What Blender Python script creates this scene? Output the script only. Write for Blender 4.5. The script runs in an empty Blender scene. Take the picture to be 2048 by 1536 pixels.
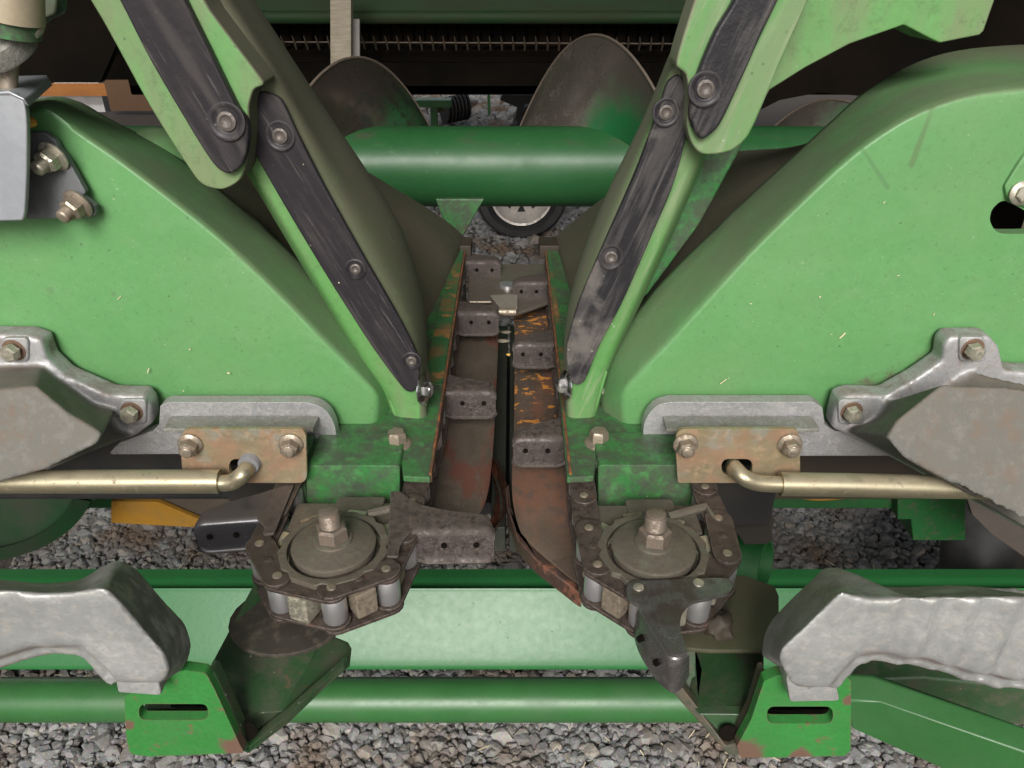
import bpy, bmesh, math, random
from mathutils import Vector, Matrix, noise
from mathutils.geometry import tessellate_polygon
R = math.radians
random.seed(7)
scene = bpy.context.scene
C = scene.collection
# ------------------------------------------------------------------ camera, sky, sun, exposure
HC = 1.25                      # camera height above the gravel
PITCH = R(29.5)
FPX = 1547.0                   # focal length in pixels of the 2048 px wide photograph
cam_d = bpy.data.cameras.new("camera"); cam = bpy.data.objects.new("camera", cam_d); C.objects.link(cam)
cam.location = (0, 0, HC); cam.rotation_euler = (R(90) - PITCH, 0, 0)
cam_d.sensor_width = 36; cam_d.lens = 36 * FPX / 2048; cam_d.clip_start = 0.02; cam_d.clip_end = 500
scene.camera = cam
SUN_EL, SUN_AZ = 33, 184       # azimuth: direction the light comes from, clockwise from +Y
w = bpy.data.worlds.new("World"); scene.world = w; w.use_nodes = True
nt = w.node_tree; nt.nodes.clear()
sky = nt.nodes.new("ShaderNodeTexSky"); sky.sky_type = 'NISHITA'; sky.sun_disc = False
sky.sun_elevation = R(SUN_EL); sky.sun_rotation = R(SUN_AZ); sky.dust_density = 5; sky.air_density = 1.0; sky.ozone_density = 1.0
hs = nt.nodes.new("ShaderNodeHueSaturation"); hs.inputs['Saturation'].default_value = 0.35
bg = nt.nodes.new("ShaderNodeBackground"); bg.inputs[1].default_value = 0.085
out = nt.nodes.new("ShaderNodeOutputWorld")
nt.links.new(sky.outputs[0], hs.inputs['Color']); nt.links.new(hs.outputs[0], bg.inputs[0]); nt.links.new(bg.outputs[0], out.inputs[0])
sun_d = bpy.data.lights.new("sun", 'SUN'); sun = bpy.data.objects.new("sun", sun_d); C.objects.link(sun)
sun_d.energy = 2.4; sun_d.angle = R(26); sun_d.color = (1, .97, .92)
az = R(SUN_AZ); el = R(SUN_EL)
sv = Vector((math.sin(az) * math.cos(el), math.cos(az) * math.cos(el), math.sin(el)))
sun.rotation_euler = sv.to_track_quat('Z', 'Y').to_euler()
scene.view_settings.view_transform = 'Standard'; scene.view_settings.look = 'None'
scene.view_settings.gamma = 1; scene.view_settings.exposure = 0.62
scene.render.engine = 'CYCLES'
scene.cycles.use_denoising = True
scene.cycles.max_bounces = 6

# ------------------------------------------------------------------ measuring helpers
FW = Vector((0, math.cos(PITCH), -math.sin(PITCH))); UP = Vector((0, math.sin(PITCH), math.cos(PITCH)))
O = Vector((0, 0, HC))
def ray(px, py):
    return FW + Vector((1, 0, 0)) * ((px - 1024) / FPX) + UP * (-(py - 768) / FPX)
def PY(px, py, y):             # where the sight line meets the upright plane at distance y
    d = ray(px, py); return O + d * (y / d.y)
def PZ(px, py, z):             # where it meets the level plane z below the camera
    d = ray(px, py); return O + d * (z / d.z)
def LY(pts, y): return [PY(a, b, y) for a, b in pts]
def LZ(pts, z): return [PZ(a, b, z) for a, b in pts]
def V(x, y, z): return Vector((x, y, HC + z))
def lerp(a, b, t): return a + (b - a) * t
def rounded(pts, r, seg=5):
    """2D polygon with filleted corners; r a number or list"""
    n = len(pts); res = []
    for i in range(n):
        p0, p, p1 = Vector(pts[i - 1]), Vector(pts[i]), Vector(pts[(i + 1) % n])
        rr = r[i] if isinstance(r, (list, tuple)) else r
        a, b = (p0 - p), (p1 - p)
        la, lb = a.length, b.length
        if rr <= 0 or la < 1e-6 or lb < 1e-6: res.append(tuple(p)); continue
        a /= la; b /= lb
        ang = a.angle(b) if abs(a.dot(b)) < .9999 else math.pi
        if ang > 3.0: res.append(tuple(p)); continue
        d = min(rr / math.tan(ang / 2), la * .48, lb * .48)
        s, e = p + a * d, p + b * d
        for k in range(seg + 1):
            t = k / seg
            res.append(tuple(s * (1 - t) ** 2 + p * 2 * t * (1 - t) + e * t * t))
    return res
def rect(x0, y0, x1, y1, r=0, seg=5):
    return rounded([(x0, y0), (x1, y0), (x1, y1), (x0, y1)], r, seg)
def cr(pts, n):
    """catmull-rom through a list of vectors, n samples per span"""
    res = []
    m = len(pts)
    for i in range(m - 1):
        p1, p2 = pts[i], pts[i + 1]
        p0 = pts[i - 1] if i > 0 else p1 * 2 - p2
        p3 = pts[i + 2] if i + 2 < m else p2 * 2 - p1
        for k in range(n):
            t = k / n
            res.append(.5 * ((2 * p1) + (p2 - p0) * t + (2 * p0 - 5 * p1 + 4 * p2 - p3) * t * t + (3 * p1 - p0 - 3 * p2 + p3) * t ** 3))
    res.append(pts[-1].copy())
    return res
def crv(pts, n): return [tuple(v) for v in cr([Vector(p) for p in pts], n)]

def crc(pts, n=4):
    P = [Vector(p) for p in pts]; m = len(P); res = []
    for i in range(m):
        p0, p1, p2, p3 = P[i - 1], P[i], P[(i + 1) % m], P[(i + 2) % m]
        for k in range(n):
            t = k / n; a = .42
            m1, m2 = (p2 - p0) * a, (p3 - p1) * a
            L = (p2 - p1).length
            if m1.length > L: m1 = m1.normalized() * L
            if m2.length > L: m2 = m2.normalized() * L
            res.append(tuple((2 * t**3 - 3 * t**2 + 1) * p1 + (t**3 - 2 * t**2 + t) * m1 + (-2 * t**3 + 3 * t**2) * p2 + (t**3 - t**2) * m2))
    return res

# ------------------------------------------------------------------ mesh helpers (each adds to a bmesh)
def B(): return bmesh.new()
def add_solid(bm, fronts, back=None, off=None):
    """closed slab: fronts = [outer, hole, hole...] 3D loops; back loops given or fronts + off"""
    backs = back if back else [[p + off for p in lp] for lp in fronts]
    tris = tessellate_polygon(fronts)
    fl = [bm.verts.new(p) for lp in fronts for p in lp]
    bl = [bm.verts.new(p) for lp in backs for p in lp]
    fs = []
    if len(fronts) == 1:
        fs.append(bm.faces.new(fl)); fs.append(bm.faces.new(bl[::-1]))
    else:
        for t in tris:
            try:
                fs.append(bm.faces.new([fl[i] for i in t])); fs.append(bm.faces.new([bl[i] for i in t][::-1]))
            except ValueError: pass
    k = 0
    for lp in fronts:
        n = len(lp)
        for i in range(n):
            a, b = k + i, k + (i + 1) % n
            try: fs.append(bm.faces.new([fl[b], fl[a], bl[a], bl[b]]))
            except ValueError: pass
        k += n
    return fs
def add_grid(bm, rows, closed=False, caps=False):
    vs = [[bm.verts.new(p) for p in r] for r in rows]
    n = len(rows[0])
    for i in range(len(rows) - 1):
        for j in range(n if closed else n - 1):
            q = [vs[i][j], vs[i][(j + 1) % n], vs[i + 1][(j + 1) % n], vs[i + 1][j]]
            try: bm.faces.new(q)
            except ValueError: pass
    if caps:
        bm.faces.new(vs[0][::-1]); bm.faces.new(vs[-1])
    return vs
def frame_of(axis):
    a = axis.normalized(); t = Vector((0, 0, 1)) if abs(a.z) < .9 else Vector((1, 0, 0))
    u = a.cross(t).normalized(); return u, a.cross(u)
def add_lathe(bm, o, axis, prof, seg=24, rot=0, caps=True):
    a = axis.normalized(); u, v = frame_of(a)
    rows = [[o + a * h + (u * math.cos(rot + 2 * math.pi * i / seg) + v * math.sin(rot + 2 * math.pi * i / seg)) * r for i in range(seg)] for h, r in prof]
    add_grid(bm, rows, True, caps)
def add_tube(bm, path, r, seg=16, caps=True):
    """r a number or list"""
    rows = []; u = None
    for i, p in enumerate(path):
        t = (path[min(i + 1, len(path) - 1)] - path[max(i - 1, 0)]).normalized()
        if u is None: u, v = frame_of(t)
        else:
            u = (u - t * u.dot(t)).normalized(); v = t.cross(u)
        rr = r[i] if isinstance(r, (list, tuple)) else r
        rows.append([p + (u * math.cos(2 * math.pi * k / seg) + v * math.sin(2 * math.pi * k / seg)) * rr for k in range(seg)])
    add_grid(bm, rows, True, caps)
def add_box(bm, c, sx, sy, sz, m=None):
    vs = []
    for dx in (-1, 1):
        for dy in (-1, 1):
            for dz in (-1, 1):
                p = Vector((dx * sx / 2, dy * sy / 2, dz * sz / 2))
                if m: p = m @ p
                vs.append(bm.verts.new(c + p))
    for f in ((0, 1, 3, 2), (4, 6, 7, 5), (0, 4, 5, 1), (2, 3, 7, 6), (0, 2, 6, 4), (1, 5, 7, 3)):
        bm.faces.new([vs[i] for i in f])
def box2(bm, x0, x1, y0, y1, z0, z1):
    add_box(bm, V((x0 + x1) / 2, (y0 + y1) / 2, (z0 + z1) / 2), abs(x1 - x0), abs(y1 - y0), abs(z1 - z0))

# ------------------------------------------------------------------ things and parts
def thing(name, label, cat, loc, group=None):
    o = bpy.data.objects.new(name, None); C.objects.link(o); o.location = loc; o.empty_display_size = .02
    o['label'] = label; o['category'] = cat
    if group: o['group'] = group
    return o
def tag(o, label=None, cat=None, group=None, kind=None):
    if label: o['label'] = label
    if cat: o['category'] = cat
    if group: o['group'] = group
    if kind: o['kind'] = kind
    return o
def root_loc(o):
    while o.parent: o = o.parent
    return Vector(o.location)
def obj(name, bm, m, parent=None, bevel=0, seg=2, sharp=40, label=None, weld=True, flat=False):
    if weld: bmesh.ops.remove_doubles(bm, verts=bm.verts, dist=1e-6)
    bmesh.ops.recalc_face_normals(bm, faces=bm.faces)
    if bevel:
        es = [e for e in bm.edges if len(e.link_faces) == 2 and e.calc_face_angle(0) > R(32)]
        bmesh.ops.bevel(bm, geom=es, offset=bevel, segments=seg, profile=.5, affect='EDGES', clamp_overlap=True)
    me = bpy.data.meshes.new(name); bm.to_mesh(me); bm.free()
    for p in me.polygons: p.use_smooth = not flat
    me.set_sharp_from_angle(angle=R(sharp))
    me.materials.append(m)
    o = bpy.data.objects.new(name, me); C.objects.link(o)
    if parent:
        me.transform(Matrix.Translation(-root_loc(parent)))
        o.parent = parent
    else:
        c = sum((v.co for v in me.vertices), Vector()) / max(1, len(me.vertices))
        zmin = min(v.co.z for v in me.vertices); loc = Vector((c.x, c.y, zmin))
        me.transform(Matrix.Translation(-loc)); o.location = loc
    if bevel:
        wn = o.modifiers.new("wn", 'WEIGHTED_NORMAL'); wn.keep_sharp = True
    if label: o['label'] = label
    return o
def cast(o, voxel=.0025, smooth=6, fn=None):
    """melt an object's mesh into one rounded casting"""
    m = o.modifiers.new("r", 'REMESH'); m.mode = 'VOXEL'; m.voxel_size = voxel; m.use_smooth_shade = True
    s = o.modifiers.new("s", 'SMOOTH'); s.factor = .6; s.iterations = smooth
    dg = bpy.context.evaluated_depsgraph_get(); dg.update()
    me = bpy.data.meshes.new_from_object(o.evaluated_get(dg))
    for md in list(o.modifiers): o.modifiers.remove(md)
    o.data = me
    if fn:
        org = root_loc(o)
        ns = [v.normal.copy() for v in me.vertices]
        for v, n in zip(me.vertices, ns): v.co += n * fn(v.co + org, n)
    for p in me.polygons: p.use_smooth = True
    return o

# ------------------------------------------------------------------ materials
class NB:
    def __init__(s, name, k=1):
        s.k = k
        s.m = bpy.data.materials.new(name); s.m.use_nodes = True; s.nt = s.m.node_tree
        s.b = s.nt.nodes['Principled BSDF']
        s.geo = s.nt.nodes.new('ShaderNodeNewGeometry')
        s.sep = s.nt.nodes.new('ShaderNodeSeparateXYZ'); s.l(s.geo.outputs['Position'], s.sep.inputs[0])
        s.sepn = s.nt.nodes.new('ShaderNodeSeparateXYZ'); s.l(s.geo.outputs['Normal'], s.sepn.inputs[0])
    def l(s, a, b): s.nt.links.new(a, b)
    def n(s, t): return s.nt.nodes.new(t)
    def math(s, op, a, b=None):
        m = s.n('ShaderNodeMath'); m.operation = op
        for i, x in enumerate((a, b)):
            if x is None: continue
            if isinstance(x, (int, float)): m.inputs[i].default_value = x
            else: s.l(x, m.inputs[i])
        return m.outputs[0]
    def ramp(s, v, lo, hi, smooth=True):
        m = s.n('ShaderNodeMapRange'); m.interpolation_type = 'SMOOTHSTEP' if smooth else 'LINEAR'
        s.l(v, m.inputs[0]); m.inputs[1].default_value = min(lo, hi); m.inputs[2].default_value = max(lo, hi)
        m.inputs[3].default_value = 0 if lo < hi else 1; m.inputs[4].default_value = 1 if lo < hi else 0
        return m.outputs[0]
    def noise(s, scale, detail=6, rough=.6, stretch=(1, 1, 1), seed=0, tilt=0):
        scale = scale * s.k; mp = s.n('ShaderNodeMapping'); mp.inputs['Scale'].default_value = stretch; mp.inputs['Location'].default_value = (seed * 3.1, seed * 1.7, seed)
        s.l(s.geo.outputs['Position'], mp.inputs[0])
        if tilt: mp.vector_type = 'TEXTURE'; mp.inputs['Rotation'].default_value = (0, R(tilt), 0); mp.inputs['Scale'].default_value = tuple(1 / q for q in stretch)
        t = s.n('ShaderNodeTexNoise'); t.inputs['Scale'].default_value = scale; t.inputs['Detail'].default_value = detail; t.inputs['Roughness'].default_value = rough
        s.l(mp.outputs[0], t.inputs['Vector']); return t.outputs['Fac']
    def mask(s, L):
        """L: dict with noise=(scale, lo, hi[, stretch]), up=(lo, hi), x/y/z=(lo, hi), ny, amt, spot=(px point, radius)"""
        v = None
        def mul(a):
            nonlocal v
            v = a if v is None else s.math('MULTIPLY', v, a)
        if 'noise' in L:
            q = L['noise']; mul(s.ramp(s.noise(q[0], L.get('detail', 7), L.get('nr', .62), q[3] if len(q) > 3 else (1, 1, 1), L.get('seed', 0), L.get('tilt', 0)), q[1], q[2]))
        if 'up' in L: mul(s.ramp(s.sepn.outputs[2], *L['up']))
        if 'ny' in L: mul(s.ramp(s.sepn.outputs[1], *L['ny']))
        if 'nx' in L: mul(s.ramp(s.sepn.outputs[0], *L['nx']))
        for i, k in enumerate('xyz'):
            if k in L:
                lo, hi = L[k]
                if k == 'z': lo += HC; hi += HC
                mul(s.ramp(s.sep.outputs[i], lo, hi))
        if 'spots' in L:
            tot = None
            for p, r in L['spots']:
                d = s.n('ShaderNodeVectorMath'); d.operation = 'DISTANCE'; s.l(s.geo.outputs['Position'], d.inputs[0]); d.inputs[1].default_value = p
                wob = s.math('ADD', d.outputs['Value'], s.math('MULTIPLY', s.math('SUBTRACT', s.noise(.6 / r, 6, .7, seed=3), .5), r * 1.6))
                q = s.ramp(wob, r, r * .55)
                tot = q if tot is None else s.math('MAXIMUM', tot, q)
            mul(tot)
        if 'edge' in L:
            bv = s.n('ShaderNodeBevel'); bv.samples = 4; bv.inputs['Radius'].default_value = L['edge']
            dt = s.n('ShaderNodeVectorMath'); dt.operation = 'DOT_PRODUCT'; s.l(bv.outputs[0], dt.inputs[0]); s.l(s.geo.outputs['Normal'], dt.inputs[1])
            mul(s.ramp(dt.outputs['Value'], .985, .90))
        if 'seg' in L:
            p, q, r0 = L['seg']; d = (q - p); ln = d.length
            sb_ = s.n('ShaderNodeVectorMath'); sb_.operation = 'SUBTRACT'; s.l(s.geo.outputs['Position'], sb_.inputs[0]); sb_.inputs[1].default_value = p
            dp = s.n('ShaderNodeVectorMath'); dp.operation = 'DOT_PRODUCT'; s.l(sb_.outputs[0], dp.inputs[0]); dp.inputs[1].default_value = d / ln
            cl_ = s.n('ShaderNodeClamp'); s.l(dp.outputs['Value'], cl_.inputs[0]); cl_.inputs[1].default_value = 0; cl_.inputs[2].default_value = ln
            sc__ = s.n('ShaderNodeVectorMath'); sc__.operation = 'SCALE'; sc__.inputs[0].default_value = d / ln; s.l(cl_.outputs[0], sc__.inputs['Scale'])
            ds = s.n('ShaderNodeVectorMath'); ds.operation = 'DISTANCE'; s.l(sb_.outputs[0], ds.inputs[0]); s.l(sc__.outputs[0], ds.inputs[1])
            mul(s.ramp(ds.outputs['Value'], r0, r0 * .5))
        if 'vor' in L:
            sc, lo, hi = L['vor']
            t = s.n('ShaderNodeTexVoronoi'); t.inputs['Scale'].default_value = sc; s.l(s.geo.outputs['Position'], t.inputs['Vector'])
            mul(s.ramp(t.outputs['Distance'], lo, hi))
        return s.math('MULTIPLY', v, L.get('amt', 1.0))
def mat(name, base, rough=.5, metal=0, layers=(), bump=(), var=.12, spec=.5, coat=0, grain=.22, k=1):
    s = NB(name, k)
    def rgb(c):
        r = s.n('ShaderNodeRGB'); r.outputs[0].default_value = (*c, 1); return r.outputs[0]
    col = rgb(base)
    # slow tonal variation
    hsv = s.n('ShaderNodeHueSaturation'); s.l(col, hsv.inputs['Color'])
    s.l(s.math('MULTIPLY', s.math('ADD', s.math('MULTIPLY', s.noise(9, 5, .6, seed=9), var * 2), 1 - var), s.math('ADD', s.math('MULTIPLY', s.noise(170, 6, .75, seed=4), grain * 2), 1 - grain)), hsv.inputs['Value']); col = hsv.outputs[0]
    rg = s.math('ADD', s.math('MULTIPLY', s.noise(60, 4, .6, seed=5), .16), rough - .08)
    mt = None
    for L in layers:
        f = s.mask(L)
        mx = s.n('ShaderNodeMix'); mx.data_type = 'RGBA'; s.l(f, mx.inputs['Factor']); s.l(col, mx.inputs['A']); mx.inputs['B'].default_value = (*L['col'], 1)
        col = mx.outputs['Result']
        m2 = s.n('ShaderNodeMix'); m2.data_type = 'FLOAT'; s.l(f, m2.inputs['Factor']); s.l(rg, m2.inputs['A']); m2.inputs['B'].default_value = L.get('rough', .85); rg = m2.outputs['Result']
        if metal:
            m3 = s.n('ShaderNodeMix'); m3.data_type = 'FLOAT'; s.l(f, m3.inputs['Factor'])
            if mt is None: m3.inputs['A'].default_value = metal
            else: s.l(mt, m3.inputs['A'])
            m3.inputs['B'].default_value = L.get('metal', 0); mt = m3.outputs['Result']
    s.l(col, s.b.inputs['Base Color']); s.l(rg, s.b.inputs['Roughness'])
    if mt is not None: s.l(mt, s.b.inputs['Metallic'])
    else: s.b.inputs['Metallic'].default_value = metal
    s.b.inputs['Specular IOR Level'].default_value = spec
    if coat: s.b.inputs['Coat Weight'].default_value = coat; s.b.inputs['Coat Roughness'].default_value = .25
    prev = None
    for sc, strength, dist in bump:
        bp = s.n('ShaderNodeBump'); bp.inputs['Strength'].default_value = strength; bp.inputs['Distance'].default_value = dist
        s.l(s.noise(sc, 4, .6, seed=sc % 7), bp.inputs['Height'])
        if prev: s.l(prev, bp.inputs['Normal'])
        prev = bp.outputs[0]
    if prev: s.l(prev, s.b.inputs['Normal'])
    return s.m
DUST = (.115, .098, .074); DARKD = (.05, .045, .038); RUST = (.27, .075, .02); BROWN = (.07, .042, .030)
SP = dict(vor=(95, .09, .04), col=(.36, .42, .30), noise=(14, .48, .64), amt=.8)
SPD = dict(vor=(70, .09, .05), col=(.035, .07, .03), noise=(17, .42, .6), amt=.6)
hoodm = mat('faded_green_plastic', (.095, .245, .088), .42, layers=[
    dict(noise=(7, .42, .75), col=(.115, .23, .085), amt=.5),
    dict(noise=(55, .50, .68), col=(.15, .28, .13), amt=.14), dict(noise=(140, .54, .68), nr=.75, col=(.055, .13, .05), amt=.25),
    SPD, SP, dict(noise=(330, .62, .70), nr=.6, detail=3, col=(.05, .11, .045), amt=.38), dict(noise=(420, .66, .72), nr=.6, detail=3, seed=2, col=(.28, .38, .24), amt=.35), dict(noise=(6, .5, .7), nr=.7, col=(.10, .17, .075), amt=.4),
    dict(noise=(10, .25, .62), up=(.15, .75), col=DUST, amt=.58),
    dict(noise=(60, .1, .5), seg=(PY(1862, 215, .578), PY(1822, 328, .578), .0035), col=(.085, .15, .06), amt=.8),
    dict(noise=(60, .2, .5), seg=(PY(1725, 300, .578), PY(1775, 375, .578), .0022), col=(.07, .16, .06), amt=.6),
    dict(spots=[(PY(100, 580, .58), .004), (PY(228, 588, .58), .003), (PY(650, 640, .59), .005)], col=(.09, .18, .07), amt=.6),
    dict(noise=(26, .1, .5), y=(.66, .84), col=(.095, .083, .050), amt=.93),
    dict(noise=(70, .40, .62), nr=.75, seg=(PY(1690, 792, .58), PY(1890, 704, .58), .010), col=(.10, .075, .055), amt=.85), dict(noise=(70, .40, .62), nr=.75, seg=(PY(60, 712, .58), PY(215, 788, .58), .008), col=(.10, .075, .055), amt=.6),
    dict(noise=(70, .42, .62), nr=.75, seg=(PY(330, 806, .58), PY(620, 806, .58), .005), col=(.10, .075, .055), amt=.7), dict(noise=(70, .42, .62), nr=.75, seg=(PY(1340, 806, .58), PY(1640, 806, .58), .005), col=(.10, .075, .055), amt=.7),
    dict(noise=(30, .3, .6), z=(-.345, -.385), nx=(-.2, -.7), col=DUST, amt=.6)],
    bump=[(6, .25, .01), (350, .12, .0006)], var=.08, grain=.16)
snoutr = mat('pale_dusty_green_plastic', (.085, .225, .065), .45, layers=[
    dict(noise=(40, .38, .64, (1, 1, .15)), tilt=20, col=(.15, .19, .10), amt=.7), dict(noise=(120, .5, .66, (1, 1, .1)), tilt=20, col=(.24, .26, .17), amt=.5), SPD, SP,
    dict(noise=(30, .2, .6, (1, 1, .2)), tilt=20, nx=(-.10, -.5), col=(.20, .20, .14), amt=.85),
    dict(noise=(18, .25, .6), up=(.1, .6), col=DUST, amt=.6)], bump=[(300, .15, .0006)], var=.1)
snoutm = mat('dusty_green_plastic', (.095, .24, .072), .45, layers=[
    dict(noise=(22, .38, .66, (1, 1, .3)), col=(.15, .165, .09), amt=.75), dict(noise=(90, .5, .66), nr=.75, col=(.06, .10, .04), amt=.4), SPD, SP,
    dict(noise=(60, .1, .45), nx=(.06, .4), col=(.085, .088, .052), amt=.9),
    dict(noise=(18, .25, .6), up=(.1, .6), col=DUST, amt=.6)],
    bump=[(300, .15, .0006)], var=.1)
deckm = mat('green_painted_steel', (.030, .15, .038), .38, k=1.6, var=.25, grain=.35, layers=[
    dict(noise=(22, .36, .60), nr=.75, col=DARKD, amt=.8), dict(noise=(90, .48, .62), nr=.75, col=(.035, .05, .03), amt=.6), dict(noise=(70, .5, .7), col=(.06, .3, .07), amt=.4), SP,
    dict(noise=(38, .5, .62), y=(.5, .56), z=(-.36, -.40), col=(.11, .05, .02), amt=.35)],
    bump=[(180, .2, .0006)], coat=.2)
railm = mat('worn_deck_edge', (.035, .11, .04), .5, layers=[
    dict(noise=(24, .46, .62), col=(.16, .08, .03), amt=.75), dict(noise=(30, .56, .62), col=(.42, .16, .03), amt=.8),
    dict(noise=(30, .55, .7), col=(.07, .06, .045), amt=.8)], bump=[(200, .3, .0008)])
rustm = mat('orange_rust', (.24, .085, .03), .8, k=2, layers=[dict(noise=(26, .46, .58), nr=.7, col=(.05, .075, .03), amt=.8), dict(noise=(60, .4, .62), col=(.12, .045, .02)), dict(noise=(24, .5, .62), col=(.06, .035, .025), amt=.8)], bump=[(300, .4, .0008)])
steel = mat('brown_worn_steel', (.052, .039, .033), .44, .55, grain=.5, k=4, var=.3, layers=[
    dict(noise=(45, .35, .7), col=(.05, .034, .028), amt=.85), dict(noise=(140, .52, .68), col=(.10, .072, .06), amt=.7),
    dict(noise=(26, .58, .7), col=(.12, .045, .022), amt=.5), dict(up=(.5, .95), noise=(40, .35, .65), col=(.060, .046, .035), amt=.75), dict(edge=.0012, noise=(90, .35, .6), col=(.30, .27, .25), amt=.8, metal=.8, rough=.35), ],
    bump=[(60, .35, .0008), (200, .3, .0004)])
paddlem = mat('paddle_steel', (.056, .044, .040), .36, .5, grain=.7, k=4, var=.3, layers=[
    dict(noise=(50, .35, .65), col=(.055, .043, .040), amt=.85), dict(noise=(120, .50, .62), nr=.75, col=(.13, .105, .095), amt=.6), dict(noise=(16, .45, .6), nr=.7, col=(.035, .026, .022), amt=.7),
    dict(up=(.5, .95), noise=(40, .35, .65), col=(.080, .062, .048), amt=.7), dict(edge=.0012, noise=(90, .35, .6), col=(.30, .27, .25), amt=.8, metal=.8, rough=.35), ],
    bump=[(60, .35, .0008), (200, .3, .0004)])
bright = mat('polished_roller_steel', (.60, .60, .62), .36, .85, layers=[dict(noise=(60, .62, .85), col=(.12, .10, .09), amt=.3, metal=.6, rough=.5)], grain=.05)
zincd = mat('bright_washer_steel', (.6, .6, .6), .25, 1, layers=[dict(noise=(80, .5, .7), col=(.15, .1, .06), amt=.5)])
nutm = mat('tarnished_hardware', (.31, .265, .21), .42, .75, k=2.5, layers=[dict(noise=(120, .4, .7), col=(.13, .095, .06), amt=.75), dict(noise=(60, .55, .7), col=(.17, .08, .04), amt=.4)], bump=[(600, .3, .0005)])
studm = mat('dusty_stud_steel', (.19, .155, .125), .45, .5, k=3, layers=[dict(noise=(140, .42, .68), col=(.09, .07, .055), amt=.8), dict(noise=(50, .55, .7), col=(.14, .07, .04), amt=.4)], bump=[(600, .3, .0005)])
screwm = mat('dull_strip_screw', (.11, .095, .085), .5, .4, k=3, layers=[dict(noise=(140, .42, .68), col=(.05, .04, .035), amt=.7)])
boltm = mat('pale_bolt_steel', (.46, .44, .36), .4, .8, k=2.5, layers=[dict(noise=(150, .45, .7), col=(.2, .15, .10), amt=.7)], bump=[(600, .2, .0004)])
goldm = mat('yellow_zinc_plate', (.40, .33, .21), .45, .7, k=1.5, grain=.35, var=.3, layers=[
    dict(noise=(30, .40, .62), col=(.34, .20, .13), amt=.8, metal=.5, rough=.5), dict(noise=(26, .54, .66), seed=3, col=(.38, .40, .35), amt=.6, metal=.6, rough=.4), dict(noise=(120, .52, .66), col=(.20, .13, .07), amt=.5)], bump=[(400, .2, .0004)])
rodm = mat('brass_toned_zinc_tube', (.40, .36, .25), .36, .85, k=2, layers=[
    dict(noise=(25, .4, .75), col=(.34, .27, .17), amt=.6, metal=.7, rough=.45), dict(noise=(90, .58, .68), col=(.12, .09, .06), amt=.7), dict(up=(.55, .95), col=(.24, .20, .14), noise=(40, .2, .6), amt=.5)], bump=[(500, .2, .0003)])
alum = mat('cast_aluminium', (.45, .45, .465), .42, .7, grain=.35, k=2.5, layers=[
    dict(noise=(28, .40, .70), col=(.36, .36, .36), amt=.7, metal=.5, rough=.55), dict(noise=(90, .5, .68), col=(.22, .19, .16), amt=.5),
    dict(noise=(160, .62, .7), col=(.10, .07, .05), amt=.8), dict(noise=(30, .25, .65), up=(.35, .9), col=(.17, .155, .125), amt=.6)], bump=[(120, .25, .0012), (500, .35, .0006)])
alumd = mat('dusty_cast_aluminium', (.20, .20, .18), .62, .35, grain=.45, k=2, layers=[
    dict(noise=(160, .45, .65), col=(.36, .35, .33), amt=.5, metal=.3, rough=.6), dict(noise=(20, .4, .7), col=(.15, .145, .12), amt=.8),
    dict(noise=(26, .55, .68), col=(.15, .10, .075), amt=.6)], bump=[(250, .5, .0012)])
galv = mat('galvanised_steel', (.40, .42, .45), .45, .65, layers=[dict(noise=(20, .4, .7), col=(.27, .29, .32), amt=.7, metal=.5, rough=.5), dict(noise=(60, .6, .72), col=(.14, .13, .12), amt=.5)], bump=[(150, .15, .0005)])
galvd = mat('shaded_galvanised_flange', (.16, .17, .18), .5, .5, layers=[dict(noise=(18, .4, .65), col=(.07, .065, .065), amt=.7)], bump=[(150, .15, .0005)])
blackm = mat('black_plastic_strip', (.020, .018, .021), .40, spec=.22, k=1.5, layers=[
    dict(noise=(60, .42, .70, (1, 1, .09)), tilt=-26, col=(.052, .045, .044), amt=.75), dict(noise=(220, .58, .72, (1, 1, .06)), tilt=-26, col=(.13, .12, .11), amt=.4), SP,
    dict(noise=(8, .5, .7), col=(.045, .035, .03), amt=.4)], bump=[(160, .2, .0008)])
blackw = mat('worn_black_plastic_strip', (.018, .017, .020), .32, spec=.35, k=1.4, layers=[
    dict(noise=(60, .44, .62, (1, 1, .10)), tilt=20, col=(.050, .045, .044), amt=.7), dict(noise=(260, .54, .68, (1, 1, .05)), tilt=20, col=(.15, .14, .13), amt=.28),
    dict(noise=(14, .5, .66), x=(.14, .09), col=(.15, .135, .12), amt=.6), SP], bump=[(130, .35, .0012)])
blk = mat('black_steel', (.012, .012, .013), .5, layers=[dict(noise=(8, .4, .7), col=(.03, .025, .018), amt=.7)])
browndark = mat('dark_brown_dusty_sheet', (.030, .022, .015), .6, layers=[dict(noise=(6, .35, .7), col=(.05, .038, .024), amt=.8)])
augm = mat('green_auger_paint', (.017, .085, .025), .44, spec=.35, layers=[
    dict(noise=(9, .45, .75), col=(.02, .085, .025), amt=.5), dict(noise=(16, .5, .68, (.35, 1, 1)), up=(.55, .95), col=(.06, .045, .035), amt=.9), dict(noise=(90, .6, .7), col=(.10, .2, .1), amt=.3)], bump=[(150, .1, .0005)], coat=.1)
beamm = mat('glossy_green_beam', (.018, .105, .030), .30, spec=.27, layers=[

    SPD,
    dict(noise=(60, .60, .66), col=(.35, .26, .17), z=(-.80, -.74), amt=.5)], bump=[(70, .12, .0012)], coat=.0, k=1.5)
tubem = mat('green_tube_paint', (.028, .105, .03), .36, var=.25, k=1.5, spec=.4, layers=[dict(noise=(8, .42, .72), col=(.04, .10, .04), amt=.7, rough=.5), SPD], bump=[(90, .12, .001)])
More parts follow.
